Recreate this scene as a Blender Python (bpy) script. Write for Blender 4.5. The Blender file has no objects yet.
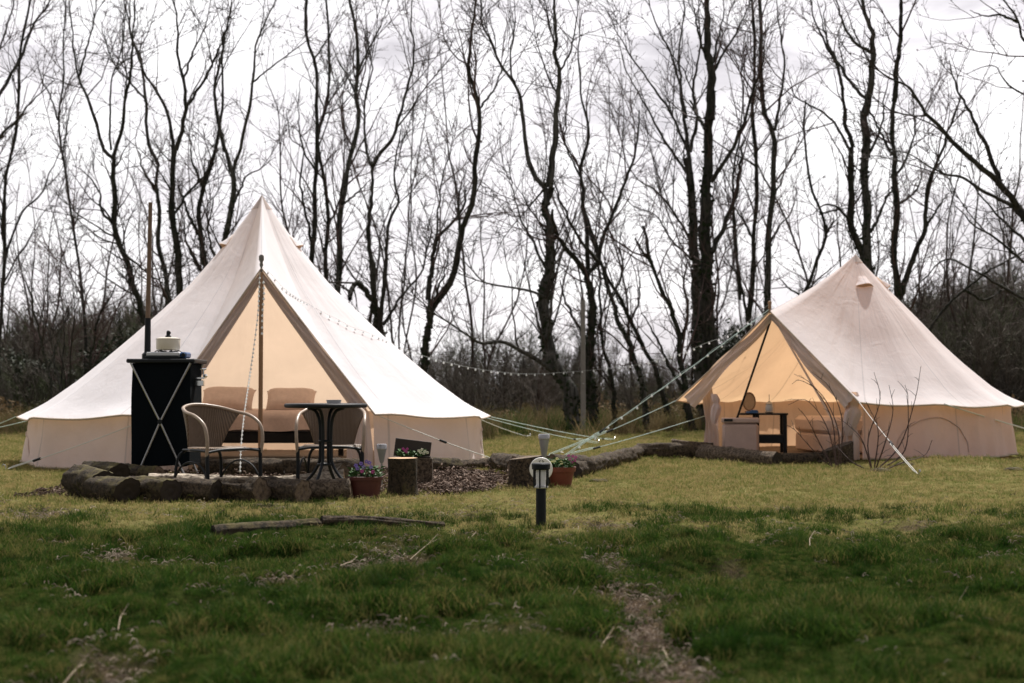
import bpy, math, random
import numpy as np
from mathutils import Vector, Matrix
from mathutils.bvhtree import BVHTree

random.seed(7)
rng = np.random.default_rng(11)
scene = bpy.context.scene
COL = scene.collection
PI = math.pi

# ------------------------------------------------------------------ camera geometry
CAMH = 0.8
FPX = 1422.0
PITCH = math.atan((390 - 341.5) / FPX)

def ray(px, py):
    x = (px - 512) / FPX
    y = (341.5 - py) / FPX
    c, s = math.cos(PITCH), math.sin(PITCH)
    return Vector((x, c - y * s, s + y * c))

def P(px, py, Y):
    d = ray(px, py)
    return Vector((d.x * Y / d.y, Y, CAMH + d.z * Y / d.y))

def G(px, py, z=0.0):
    d = ray(px, py)
    t = (z - CAMH) / d.z
    return Vector((d.x * t, d.y * t, z))

# ------------------------------------------------------------------ noise
def _hash(ix, iy, seed):
    n = (ix * 374761393 + iy * 668265263 + seed * 982451653) & 0x7fffffff
    n = ((n ^ (n >> 13)) * 1274126177) & 0x7fffffff
    return ((n ^ (n >> 16)) & 0xffff) / 65535.0

def vnoise(x, y, seed=0):
    x = np.asarray(x, float); y = np.asarray(y, float)
    ix = np.floor(x).astype(np.int64); iy = np.floor(y).astype(np.int64)
    fx = x - ix; fy = y - iy
    fx = fx * fx * (3 - 2 * fx); fy = fy * fy * (3 - 2 * fy)
    a = _hash(ix, iy, seed); b = _hash(ix + 1, iy, seed)
    c = _hash(ix, iy + 1, seed); d = _hash(ix + 1, iy + 1, seed)
    return (a * (1 - fx) + b * fx) * (1 - fy) + (c * (1 - fx) + d * fx) * fy

def fbm(x, y, seed=0, o=3):
    s = 0; a = 1; t = 0
    for i in range(o):
        s = s + a * vnoise(x * 2 ** i, y * 2 ** i, seed + i * 17); t += a; a *= .5
    return s / t

def sstep(a, b, v):
    t = np.clip((v - a) / (b - a), 0, 1)
    return t * t * (3 - 2 * t)

# bare earth mask in ground coordinates
def _poly_dist(x, y, pts):
    d = np.full(np.shape(x), 1e9)
    for (ax, ay), (bx, by) in zip(pts[:-1], pts[1:]):
        vx, vy = bx - ax, by - ay
        t = np.clip(((x - ax) * vx + (y - ay) * vy) / (vx * vx + vy * vy), 0, 1)
        d = np.minimum(d, np.hypot(x - ax - t * vx, (y - ay - t * vy) * .6))
    return d

def gp(px, py):
    g = G(px, py); return (g.x, g.y)

TRAIL_A = [gp(590, 520), gp(608, 545), gp(618, 580), gp(638, 625), gp(650, 700)]
TRAIL_B = [gp(400, 568), gp(250, 590), gp(150, 605), gp(95, 640), gp(60, 690)]
TRAIL_C = [gp(415, 545), gp(350, 575), gp(290, 590)]

def bare(x, y):
    x = np.asarray(x, float); y = np.asarray(y, float)
    w = (fbm(x * 2.2, y * 2.2, 5) - .5)
    m = .95 * sstep(.14, .02, _poly_dist(x, y, TRAIL_A) + w * .42)
    m = np.maximum(m, .8 * sstep(.14, .02, _poly_dist(x, y, TRAIL_B) + w * .55))
    m = np.maximum(m, .75 * sstep(.14, .02, _poly_dist(x, y, TRAIL_C) + w * .6))
    spots = .8 * sstep(.71, .80, fbm(x * 2.1 + 9, y * 1.9, 31)) * (y < 9.5)
    return np.clip(np.maximum(m, spots), 0, 1)

def lush_shade(x, y):
    """1 = longer green sward, darkened to stand for foreground shade, 0 = short dry lawn."""
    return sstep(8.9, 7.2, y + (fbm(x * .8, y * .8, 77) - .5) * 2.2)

def gz(x, y):
    x = np.asarray(x, float); y = np.asarray(y, float)
    far = sstep(7, 10, y)
    h = (fbm(x * .9, y * .9, 3) - .5) * (.13 * (1 - far) + .02)
    h = h + (fbm(x * 4.5, y * 4.5, 8) - .5) * (.12 * (1 - far) + .02)
    h = h + .075 * np.exp(-(((x - 4.75) / .8) ** 2 + ((y - 15.0) / .8) ** 2))
    h = h - .04 * bare(x, y) * (1 - far)
    back = sstep(26, 60, y)
    h = h + back * ((fbm(x * .12, y * .12, 41) - .4) * .9)
    return h

def gzf(x, y):
    return float(gz(np.array([x]), np.array([y]))[0])

# ------------------------------------------------------------------ materials
def newmat(name):
    m = bpy.data.materials.new(name); m.use_nodes = True
    nt = m.node_tree
    return m, nt, nt.nodes['Principled BSDF']

def mixcol(nt, fac, a, b):
    n = nt.nodes.new('ShaderNodeMix'); n.data_type = 'RGBA'
    for i, v in ((6, a), (7, b)):
        if isinstance(v, (tuple, list)): n.inputs[i].default_value = (*v[:3], 1)
        else: nt.links.new(v, n.inputs[i])
    if isinstance(fac, (int, float)): n.inputs[0].default_value = fac
    else: nt.links.new(fac, n.inputs[0])
    return n.outputs[2]

def noise(nt, scale, detail=4, vec=None, rough=.6, dist=0.0):
    n = nt.nodes.new('ShaderNodeTexNoise')
    n.inputs['Scale'].default_value = scale; n.inputs['Detail'].default_value = detail
    n.inputs['Roughness'].default_value = rough; n.inputs['Distortion'].default_value = dist
    if vec is not None: nt.links.new(vec, n.inputs['Vector'])
    return n.outputs['Fac']

def coord(nt, kind='Object', scale=None):
    c = nt.nodes.new('ShaderNodeTexCoord').outputs[kind]
    if scale:
        m = nt.nodes.new('ShaderNodeMapping'); m.inputs['Scale'].default_value = scale
        nt.links.new(c, m.inputs['Vector']); return m.outputs[0]
    return c

def ramp(nt, fac, stops):
    r = nt.nodes.new('ShaderNodeValToRGB')
    e = r.color_ramp.elements
    while len(e) < len(stops): e.new(.5)
    for k, (p, c) in enumerate(stops):
        e[k].position = p
        e[k].color = (*c, 1) if not isinstance(c, (int, float)) else (c, c, c, 1)
    nt.links.new(fac, r.inputs[0])
    return r.outputs[0]

def maprange(nt, v, a, b, c=0, d=1):
    n = nt.nodes.new('ShaderNodeMapRange')
    nt.links.new(v, n.inputs[0])
    for i, q in enumerate((a, b, c, d)): n.inputs[i + 1].default_value = q
    return n.outputs[0]

def bump(nt, bsdf, h, strength=.5, dist=.01):
    b = nt.nodes.new('ShaderNodeBump'); b.inputs['Strength'].default_value = strength
    b.inputs['Distance'].default_value = dist
    nt.links.new(h, b.inputs['Height']); nt.links.new(b.outputs[0], bsdf.inputs['Normal'])
    return b.outputs[0]

def simple(name, col, rough=.6, metal=0.0, var=.18, scale=14, bmp=.25, bdist=.004, spec=.4):
    m, nt, b = newmat(name)
    v = coord(nt)
    n = noise(nt, scale, 5, v)
    dark = tuple(c * (1 - var) for c in col); lite = tuple(min(1, c * (1 + var)) for c in col)
    nt.links.new(mixcol(nt, n, dark, lite), b.inputs['Base Color'])
    b.inputs['Roughness'].default_value = rough; b.inputs['Metallic'].default_value = metal
    b.inputs['Specular IOR Level'].default_value = spec
    if bmp: bump(nt, b, noise(nt, scale * 3, 3, v), bmp, bdist)
    return m

def canvas_mat(name, refl, trans, tmix, seams=0):
    """thin cotton canvas: reflects and lets the sun glow through. UV: u=angle turns, v=apex->hem."""
    m, nt, b = newmat(name)
    out = nt.nodes['Material Output']
    ob = coord(nt); uv = coord(nt, 'UV')
    weave = noise(nt, 2.2, 6, ob, .55, .4)
    stain = noise(nt, 9, 5, ob)
    col = mixcol(nt, maprange(nt, weave, .35, .7), tuple(c * .93 for c in refl), refl)
    col = mixcol(nt, maprange(nt, stain, .62, .8, 0, .18), col, tuple(c * .72 for c in refl))
    tc = mixcol(nt, maprange(nt, weave, .3, .7), tuple(c * .9 for c in trans), trans)
    sep = nt.nodes.new('ShaderNodeSeparateXYZ'); nt.links.new(uv, sep.inputs[0])
    if seams:
        mu = nt.nodes.new('ShaderNodeMath'); mu.operation = 'MULTIPLY'; mu.inputs[1].default_value = seams
        nt.links.new(sep.outputs[0], mu.inputs[0])
        fr = nt.nodes.new('ShaderNodeMath'); fr.operation = 'PINGPONG'; fr.inputs[1].default_value = .5
        nt.links.new(mu.outputs[0], fr.inputs[0])
        s = maprange(nt, fr.outputs[0], .004, .012, 1, 0)
        col = mixcol(nt, s, col, tuple(c * .8 for c in refl))
        tc = mixcol(nt, s, tc, tuple(c * .55 for c in trans))
    nt.links.new(col, b.inputs['Base Color'])
    b.inputs['Roughness'].default_value = .85; b.inputs['Specular IOR Level'].default_value = .15
    # wrinkles: long streaks down the slope + fine creases
    cmb = nt.nodes.new('ShaderNodeMapping'); cmb.inputs['Scale'].default_value = (46, 2.2, 1)
    cmb.inputs['Rotation'].default_value = (0, 0, .12)
    nt.links.new(uv, cmb.inputs[0])
    streak = noise(nt, 1, 4, cmb.outputs[0], .5)
    fine = noise(nt, 5.5, 5, ob, .6, .8)
    ad = nt.nodes.new('ShaderNodeMath'); ad.operation = 'MULTIPLY_ADD'; ad.inputs[1].default_value = .35
    nt.links.new(fine, ad.inputs[0]); nt.links.new(streak, ad.inputs[2])
    nrm = bump(nt, b, ad.outputs[0], .42, .045)
    tr = nt.nodes.new('ShaderNodeBsdfTranslucent'); nt.links.new(tc, tr.inputs[0]); nt.links.new(nrm, tr.inputs['Normal'])
    mx = nt.nodes.new('ShaderNodeMixShader'); mx.inputs[0].default_value = tmix
    nt.links.new(b.outputs[0], mx.inputs[1]); nt.links.new(tr.outputs[0], mx.inputs[2])
    nt.links.new(mx.outputs[0], out.inputs[0])
    return m

def bark_mat(name, a, b_, moss=None, mossamt=.5, scale=(6, 6, 1.4), strength=.9):
    m, nt, b = newmat(name)
    v = coord(nt, 'Object', scale)
    n = noise(nt, 2.5, 8, v, .75, .6)
    col = mixcol(nt, maprange(nt, n, .40, .62), a, b_)
    if moss:
        g = nt.nodes.new('ShaderNodeNewGeometry'); s = nt.nodes.new('ShaderNodeSeparateXYZ')
        nt.links.new(g.outputs['Normal'], s.inputs[0])
        n2 = noise(nt, 5, 5, coord(nt), .7)
        mul = nt.nodes.new('ShaderNodeMath'); mul.operation = 'MULTIPLY_ADD'; mul.inputs[1].default_value = .16
        nt.links.new(s.outputs[2], mul.inputs[0]); nt.links.new(n2, mul.inputs[2])
        col = mixcol(nt, maprange(nt, mul.outputs[0], .92 - mossamt * .55, 1.10 - mossamt * .55, 0, .8), col, moss)
    nt.links.new(col, b.inputs['Base Color'])
    b.inputs['Roughness'].default_value = .9; b.inputs['Specular IOR Level'].default_value = .2
    bump(nt, b, n, strength, .02)
    return m

M = {}
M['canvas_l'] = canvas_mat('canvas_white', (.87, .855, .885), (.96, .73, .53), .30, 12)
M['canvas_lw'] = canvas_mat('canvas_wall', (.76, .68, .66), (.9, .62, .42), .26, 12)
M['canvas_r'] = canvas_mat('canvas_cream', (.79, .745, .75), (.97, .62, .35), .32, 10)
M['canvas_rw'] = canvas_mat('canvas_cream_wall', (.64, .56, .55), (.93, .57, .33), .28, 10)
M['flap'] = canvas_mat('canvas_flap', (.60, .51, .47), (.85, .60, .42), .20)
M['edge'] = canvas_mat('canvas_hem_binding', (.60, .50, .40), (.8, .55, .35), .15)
M['bark_dark'] = bark_mat('bark_dark', (.012, .012, .010), (.055, .050, .040), (.030, .040, .014), .35, (5, 5, 1))
M['bark_grey'] = bark_mat('bark_grey', (.020, .019, .016), (.10, .095, .085), (.030, .040, .016), .25, (5, 5, 1))
M['bark_brown'] = bark_mat('bark_brown', (.020, .014, .010), (.085, .06, .045), None, 0, (5, 5, 1))
M['twig'] = simple('twig_bark', (.040, .032, .027), .8, scale=3, bmp=0, spec=.2)
M['twig_red'] = simple('twig_bark_reddish', (.075, .048, .044), .8, scale=3, bmp=0, spec=.2)
M['log'] = bark_mat('log_bark', (.014, .011, .008), (.11, .080, .052), (.10, .085, .030), .42, (16, 16, 16), 1)
M['log_moss'] = bark_mat('log_bark_mossy', (.012, .011, .007), (.085, .062, .040), (.12, .10, .036), .66, (16, 16, 16), 1)
M['log_plain'] = bark_mat('log_bark_bare', (.022, .016, .011), (.18, .135, .095), None, 0, (14, 14, 14), 1)
M['birch'] = bark_mat('birch_bark', (.10, .08, .06), (.58, .50, .40), None, 0, (5, 9, 9), .5)
M['wood'] = simple('pole_wood', (.30, .17, .09), .6, scale=10, var=.3)
M['wood_dark'] = simple('dark_wood', (.035, .025, .02), .6, scale=10, var=.3)
M['pole_wood'] = simple('pole_brown', (.17, .11, .075), .7, scale=8, var=.35)
M['twig_pale'] = simple('twig_pale', (.36, .28, .20), .8, scale=20, bmp=0)
M['post'] = simple('weathered_post', (.19, .175, .16), .8, scale=8, var=.3)
M['black'] = simple('black_metal', (.006, .008, .010), .5, .0, scale=30, spec=.25)
M['blackcloth'] = simple('black_cloth', (.005, .007, .009), 1.0, scale=60, bmp=.4, spec=.05)
M['steel'] = simple('brushed_aluminium', (.38, .38, .38), .35, .9, scale=30, bmp=.1)
M['chrome'] = simple('chrome', (.8, .8, .8), .15, 1, scale=5, bmp=0)
M['stove_grey'] = simple('stove_enamel', (.55, .56, .58), .4, bmp=0, var=.05)
M['blue'] = simple('blue_plastic', (.03, .10, .25), .4)
M['cream'] = simple('cream_enamel', (.62, .56, .46), .35, bmp=0, var=.05)
M['rope'] = simple('guy_rope_cord', (.50, .62, .58), .7, scale=80)
M['rope_w'] = simple('white_cord', (.68, .68, .64), .7, scale=80)
M['bulb'] = simple('frosted_bulb', (.86, .88, .88), .25, bmp=0, var=.02)
M['cable'] = simple('thin_cable', (.42, .43, .42), .6, bmp=0)
M['terra'] = simple('terracotta', (.075, .019, .014), .55, scale=18, var=.3)
M['terra_or'] = simple('terracotta_orange', (.15, .038, .020), .6, scale=18, var=.3)
M['soil'] = simple('soil', (.03, .02, .014), .95, scale=60, bmp=1, bdist=.01)
M['leaf'] = simple('pansy_leaf', (.06, .13, .035), .6, scale=40, bmp=0, var=.4)
M['violet'] = simple('violet_petal', (.20, .14, .42), .6, bmp=0)
M['magenta'] = simple('magenta_petal', (.42, .06, .25), .6, bmp=0)
M['white_petal'] = simple('white_petal', (.66, .66, .50), .6, bmp=0)
M['yellow_petal'] = simple('yellow_petal', (.72, .68, .34), .6, bmp=0)
M['linen'] = simple('tan_linen', (.66, .52, .455), .9, scale=25, bmp=.5)
M['linen2'] = simple('tan_pillow', (.70, .56, .49), .9, scale=25, bmp=.5)
M['darkcloth'] = simple('dark_cloth', (.012, .012, .013), .9)
M['ground_sheet'] = simple('groundsheet', (.12, .085, .06), .8, scale=12)
M['coir'] = simple('coir_mat', (.33, .20, .11), .95, scale=60, bmp=.6)
M['boxtan'] = simple('cool_box_plastic', (.46, .33, .28), .5, scale=9, bmp=.05)
M['sign'] = simple('sign_white', (.78, .77, .75), .5, bmp=.1, var=.04)
M['ink'] = simple('ink', (.02, .02, .02), .6, bmp=0)
M['solar_lens'] = simple('solar_lens', (.50, .50, .50), .3, bmp=0)
M['solar_grey'] = simple('solar_grey', (.27, .28, .29), .4, .3, bmp=.05)

def wicker():
    m, nt, b = newmat('rattan_weave')
    uv = coord(nt, 'Object')
    w1 = nt.nodes.new('ShaderNodeTexWave'); w1.inputs['Scale'].default_value = 26; w1.inputs['Distortion'].default_value = .6
    w1.bands_direction = 'X'; nt.links.new(uv, w1.inputs[0])
    w2 = nt.nodes.new('ShaderNodeTexWave'); w2.inputs['Scale'].default_value = 34; w2.bands_direction = 'Z'; w2.inputs['Distortion'].default_value = .6
    nt.links.new(uv, w2.inputs[0])
    mu = nt.nodes.new('ShaderNodeMath'); mu.operation = 'MULTIPLY'
    nt.links.new(w1.outputs['Fac'], mu.inputs[0]); nt.links.new(w2.outputs['Fac'], mu.inputs[1])
    n = noise(nt, 20, 4, uv)
    c = mixcol(nt, mu.outputs[0], (.07, .045, .028), (.42, .29, .18))
    c = mixcol(nt, maprange(nt, n, .4, .7, 0, .4), c, (.20, .14, .10))
    nt.links.new(c, b.inputs['Base Color']); b.inputs['Roughness'].default_value = .5
    bump(nt, b, mu.outputs[0], .8, .006)
    return m
M['wicker'] = wicker()
M['rattan_rail'] = simple('rattan_rail', (.31, .235, .175), .38, scale=50, var=.25)

def cutface():
    m, nt, b = newmat('cut_wood_face')
    v = coord(nt, 'UV')
    w = nt.nodes.new('ShaderNodeTexWave'); w.wave_type = 'RINGS'; w.rings_direction = 'SPHERICAL'
    w.inputs['Scale'].default_value = 6; w.inputs['Distortion'].default_value = 3
    nt.links.new(v, w.inputs[0])
    n = noise(nt, 3, 5, v)
    c = mixcol(nt, w.outputs['Fac'], (.08, .055, .035), (.20, .14, .085))
    c = mixcol(nt, maprange(nt, n, .45, .62, 0, .85), c, (.05, .032, .02))
    nt.links.new(c, b.inputs['Base Color']); b.inputs['Roughness'].default_value = .9
    bump(nt, b, w.outputs['Fac'], .4, .004)
    return m
M['cut'] = cutface()
M['cut_pale'] = simple('cut_wood_pale', (.52, .34, .20), .9, scale=20, var=.3)
M['cut_dark'] = simple('cut_wood_dark', (.03, .022, .016), .95, scale=20, var=.4)

def grass_mat(name, g1, g2, straw, strawamt, transl=.35):
    m, nt, b = newmat(name)
    out = nt.nodes['Material Output']
    oi = nt.nodes.new('ShaderNodeObjectInfo')
    geo = nt.nodes.new('ShaderNodeNewGeometry')
    big = noise(nt, .9, 4, geo.outputs['Position'])
    c = mixcol(nt, oi.outputs['Random'], g1, g2)
    ad = nt.nodes.new('ShaderNodeMath'); ad.operation = 'ADD'
    fr = nt.nodes.new('ShaderNodeMath'); fr.operation = 'FRACT'
    mu = nt.nodes.new('ShaderNodeMath'); mu.operation = 'MULTIPLY'; mu.inputs[1].default_value = 17.31
    nt.links.new(oi.outputs['Random'], mu.inputs[0]); nt.links.new(mu.outputs[0], fr.inputs[0])
    nt.links.new(fr.outputs[0], ad.inputs[0]); nt.links.new(big, ad.inputs[1])
    c = mixcol(nt, maprange(nt, ad.outputs[0], 1.35 - strawamt, 1.6 - strawamt), c, straw)
    nt.links.new(c, b.inputs['Base Color'])
    b.inputs['Roughness'].default_value = .75; b.inputs['Specular IOR Level'].default_value = .06
    tr = nt.nodes.new('ShaderNodeBsdfTranslucent'); nt.links.new(c, tr.inputs[0])
    mx = nt.nodes.new('ShaderNodeMixShader'); mx.inputs[0].default_value = transl
    nt.links.new(b.outputs[0], mx.inputs[1]); nt.links.new(tr.outputs[0], mx.inputs[2])
    nt.links.new(mx.outputs[0], out.inputs[0])
    return m
M['grass_lush_shaded'] = grass_mat('grass_blades_lush_shaded', (.013, .038, .005), (.056, .102, .016), (.17, .15, .05), .20)  # green of longer grass, darkened so the colour carries the foreground shade
M['grass_dark'] = grass_mat('grass_blades_dark', (.009, .030, .004), (.026, .062, .009), (.05, .06, .016), .05)
M['grass_dry'] = grass_mat('grass_blades_lawn', (.100, .128, .030), (.175, .185, .052), (.34, .27, .12), .50)
M['moss'] = grass_mat('moss_strands', (.045, .045, .015), (.11, .10, .035), (.20, .15, .09), .45, .2)
M['reed'] = grass_mat('grass_blades_rough', (.10, .075, .035), (.20, .15, .08), (.05, .08, .02), .25)

def ground_mat():
    m, nt, b = newmat('ground_turf')
    geo = nt.nodes.new('ShaderNodeNewGeometry'); pos = geo.outputs['Position']
    at = nt.nodes.new('ShaderNodeAttribute'); at.attribute_name = 'zones'
    sp = nt.nodes.new('ShaderNodeSeparateColor'); nt.links.new(at.outputs['Color'], sp.inputs[0])
    n1 = noise(nt, 1.3, 6, pos, .65); n2 = noise(nt, 14, 6, pos, .7); n3 = noise(nt, 60, 4, pos, .7)
    lawn = mixcol(nt, maprange(nt, n1, .35, .65), (.11, .110, .036), (.21, .175, .080))
    lawn = mixcol(nt, maprange(nt, n2, .4, .7, 0, .8), lawn, (.11, .115, .035))
    lu_shaded = mixcol(nt, maprange(nt, n2, .35, .65), (.010, .020, .004), (.040, .048, .014))  # turf under the longer grass, foreground shade mixed into its colour
    earth = mixcol(nt, n3, (.030, .020, .013), (.14, .10, .07))
    wood = mixcol(nt, maprange(nt, n2, .4, .65), (.045, .035, .022), (.11, .08, .05))
    c = mixcol(nt, sp.outputs['Green'], lawn, lu_shaded)
    c = mixcol(nt, sp.outputs['Red'], c, earth)
    c = mixcol(nt, sp.outputs['Blue'], c, wood)
    nt.links.new(c, b.inputs['Base Color']); b.inputs['Roughness'].default_value = .95
    b.inputs['Specular IOR Level'].default_value = 0.0
    bump(nt, b, n3, .8, .02)
    return m
M['ground'] = ground_mat()
M['chip'] = grass_mat('bark_chip', (.035, .022, .015), (.11, .075, .055), (.27, .20, .16), .25, 0.0)

# ------------------------------------------------------------------ mesh builder
def mesh_from(name, V, F, mat=None, smooth=False, uvs=None):
    me = bpy.data.meshes.new(name)
    V = np.asarray(V, float)
    if isinstance(F, np.ndarray):
        nF, k = F.shape
        me.vertices.add(len(V)); me.vertices.foreach_set('co', V.ravel())
        me.loops.add(nF * k); me.loops.foreach_set('vertex_index', F.ravel().astype(np.int32))
        me.polygons.add(nF)
        me.polygons.foreach_set('loop_start', np.arange(0, nF * k, k, dtype=np.int32))
        me.polygons.foreach_set('loop_total', np.full(nF, k, dtype=np.int32))
        me.update(calc_edges=True)
    else:
        me.from_pydata([tuple(v) for v in V], [], F)
        me.update()
    if uvs is not None:
        l = me.uv_layers.new(name='UVMap')
        idx = np.empty(len(me.loops), np.int32); me.loops.foreach_get('vertex_index', idx)
        l.data.foreach_set('uv', np.asarray(uvs, float)[idx].ravel())
    if smooth:
        me.polygons.foreach_set('use_smooth', np.ones(len(me.polygons), bool))
    if mat: me.materials.append(mat)
    return me

def link(name, me, parent=None, loc=None):
    o = bpy.data.objects.new(name, me); COL.objects.link(o)
    if parent is not None: o.parent = parent
    if loc is not None: o.location = loc
    return o

def tag(o, label=None, cat=None, group=None, kind=None):
    if label: o['label'] = label
    if cat: o['category'] = cat
    if group: o['group'] = group
    if kind: o['kind'] = kind
    return o

def empty(name, loc, rz=0, label=None, cat=None, group=None):
    o = bpy.data.objects.new(name, None); COL.objects.link(o)
    o.location = loc; o.rotation_euler = (0, 0, rz); o.empty_display_size = .1
    return tag(o, label, cat, group)

class MB:
    def __init__(s): s.v = []; s.f = []; s.uv = []
    def add(s, V, F, uv=None):
        b = len(s.v); s.v += [tuple(p) for p in V]; s.f += [tuple(i + b for i in f) for f in F]
        s.uv += list(uv) if uv is not None else [(p[0], p[1]) for p in V]
        return s
    def box(s, c, d, rz=0, bev=.0):
        hx, hy, hz = d[0] / 2, d[1] / 2, d[2] / 2
        bev = min(bev or min(hx, hy, hz) * .12, hx * .45, hy * .45, hz * .45)
        V = []; R = Matrix.Rotation(rz, 3, 'Z')
        # chamfered box: 24 verts
        idx = {}
        for sx in (-1, 1):
            for sy in (-1, 1):
                for sz in (-1, 1):
                    for a in range(3):
                        p = [sx * hx, sy * hy, sz * hz]
                        for k in range(3):
                            if k != a: p[k] -= (sx, sy, sz)[k] * bev
                        idx[(sx, sy, sz, a)] = len(V)
                        V.append(R @ Vector(p) + Vector(c))
        F = []
        for a in range(3):
            b_, c_ = [k for k in range(3) if k != a]
            for sa in (-1, 1):
                q = []
                for (u, w) in ((-1, -1), (1, -1), (1, 1), (-1, 1)):
                    k = [0, 0, 0]; k[a] = sa; k[b_] = u; k[c_] = w
                    q.append(idx[(*k, a)])
                if (sa > 0) == (a == 1): q = q[::-1]
                F.append(q)
        for a in range(3):
            b_, c_ = [k for k in range(3) if k != a]
            for u in (-1, 1):
                for w in (-1, 1):
                    k0 = [0, 0, 0]; k0[b_] = u; k0[c_] = w; k0[a] = -1
                    k1 = list(k0); k1[a] = 1
                    F.append([idx[(*k0, b_)], idx[(*k1, b_)], idx[(*k1, c_)], idx[(*k0, c_)]])
        for sx in (-1, 1):
            for sy in (-1, 1):
                for sz in (-1, 1):
                    F.append([idx[(sx, sy, sz, a)] for a in range(3)])
        return s.add(V, F)
    def tube(s, pts, rad, k=8, caps=True, closed=False):
        pts = [Vector(p) for p in pts]; n = len(pts)
        if isinstance(rad, (int, float)): rad = [rad] * n
        V = []; UV = []; F = []
        up = None
        for i in range(n):
            if closed: t = pts[(i + 1) % n] - pts[i - 1]
            else: t = pts[min(i + 1, n - 1)] - pts[max(i - 1, 0)]
            t.normalize()
            if up is None:
                ref = Vector((0, 0, 1)) if abs(t.z) < .9 else Vector((1, 0, 0))
                up = (ref - t * ref.dot(t)).normalized()
            else:
                up = (up - t * up.dot(t)).normalized()
            sd = t.cross(up)
            for j in range(k):
                a = 2 * PI * j / k
                V.append(pts[i] + (up * math.cos(a) + sd * math.sin(a)) * rad[i]); UV.append((j / k, i / max(1, n - 1)))
        m = n if closed else n - 1
        for i in range(m):
            for j in range(k):
                a = i * k + j; b = i * k + (j + 1) % k
                c = ((i + 1) % n) * k + (j + 1) % k; d = ((i + 1) % n) * k + j
                F.append((a, d, c, b))
        if caps and not closed:
            F.append(tuple(range(k))); F.append(tuple((n - 1) * k + j for j in reversed(range(k))))
        return s.add(V, F, UV)
    def lathe(s, prof, c=(0, 0, 0), k=20, sq=0):
        V = []; F = []; c = Vector(c)
        for (r, z) in prof:
            for j in range(k):
                a = 2 * PI * j / k
                V.append(c + Vector((r * math.cos(a), r * math.sin(a), z)))
        for i in range(len(prof) - 1):
            for j in range(k):
                F.append((i * k + j, i * k + (j + 1) % k, (i + 1) * k + (j + 1) % k, (i + 1) * k + j))
        if prof[0][0] > 1e-4: F.append(tuple(reversed(range(k))))
        if prof[-1][0] > 1e-4: F.append(tuple((len(prof) - 1) * k + j for j in range(k)))
        return s.add(V, F)
    def ball(s, c, r, k=8, sq=(1, 1, 1)):
        n = max(3, k // 2); V = []; F = []; c = Vector(c)
        for i in range(1, n):
            ph = PI * i / n
            for j in range(k):
                a = 2 * PI * j / k
                V.append(c + Vector((r * sq[0] * math.sin(ph) * math.cos(a), r * sq[1] * math.sin(ph) * math.sin(a), r * sq[2] * math.cos(ph))))
        V.append(c + Vector((0, 0, r * sq[2]))); V.append(c - Vector((0, 0, r * sq[2])))
        t = len(V) - 2
        for i in range(n - 2):
            for j in range(k):
                F.append((i * k + j, (i + 1) * k + j, (i + 1) * k + (j + 1) % k, i * k + (j + 1) % k))
        for j in range(k):
            F.append((t, j, (j + 1) % k)); F.append((t + 1, (n - 2) * k + (j + 1) % k, (n - 2) * k + j))
        return s.add(V, F)
    def build(s, name, mat, parent=None, smooth=True, loc=None):
        me = mesh_from(name, s.v, s.f, mat, False, s.uv)
        if smooth:
            me.polygons.foreach_set('use_smooth', np.ones(len(me.polygons), bool))
            try: me.set_sharp_from_angle(angle=math.radians(38))
            except Exception: pass
        return link(name, me, parent, loc)

def spline(pts, n):
    """Catmull-Rom through pts -> n points (numpy)."""
    p = np.array([tuple(q) for q in pts], float)
    if len(p) == 2: return p[0] + (p[1] - p[0]) * np.linspace(0, 1, n)[:, None]
    e = np.vstack([2 * p[0] - p[1], p, 2 * p[-1] - p[-2]])
    seg = np.linalg.norm(np.diff(p, axis=0), axis=1); cum = np.concatenate([[0], np.cumsum(seg)])
    out = []
    for t in np.linspace(0, cum[-1], n):
        i = min(len(seg) - 1, int(np.searchsorted(cum, t, 'right') - 1)); u = (t - cum[i]) / max(seg[i], 1e-9)
        a, b, c, d = e[i], e[i + 1], e[i + 2], e[i + 3]
        out.append(.5 * ((2 * b) + (c - a) * u + (2 * a - 5 * b + 4 * c - d) * u * u + (3 * b - 3 * c + d - a) * u ** 3))
    return np.array(out)

# ------------------------------------------------------------------ world, sun, camera
SUN_AZ = math.radians(17)      # from +Y towards +X
SUN_EL = math.radians(56)
w = bpy.data.worlds.new('World'); scene.world = w; w.use_nodes = True
nt = w.node_tree; bg = nt.nodes['Background']
sky = nt.nodes.new('ShaderNodeTexSky'); sky.sky_type = 'NISHITA'; sky.sun_disc = False
sky.sun_elevation = SUN_EL; sky.sun_rotation = SUN_AZ
sky.air_density = 1.0; sky.dust_density = 2.5; sky.ozone_density = 1.0
tc = nt.nodes.new('ShaderNodeTexCoord')
mp = nt.nodes.new('ShaderNodeMapping'); mp.inputs['Scale'].default_value = (1, 1, 2.6); mp.inputs['Location'].default_value = (.3, .1, .45)
nt.links.new(tc.outputs['Generated'], mp.inputs[0])
n1 = noise(nt, 6.5, 7, mp.outputs[0], .58, .4)
cl = ramp(nt, n1, [(.34, (6.0, 5.7, 6.0)), (.50, (9.2, 8.8, 9.1)), (.64, (11.5, 11.3, 11.4))])
mixn = mixcol(nt, .93, sky.outputs[0], cl)
# thin cloud veil glows most on the sun's side of the sky
sx = nt.nodes.new('ShaderNodeSeparateXYZ'); nt.links.new(tc.outputs['Generated'], sx.inputs[0])
glow = maprange(nt, sx.outputs[1], -.25, .80, .40, .93)
vm = nt.nodes.new('ShaderNodeVectorMath'); vm.operation = 'SCALE'
nt.links.new(mixn, vm.inputs[0]); nt.links.new(glow, vm.inputs['Scale'])
nt.links.new(vm.outputs[0], bg.inputs[0]); bg.inputs[1].default_value = .1

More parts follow.
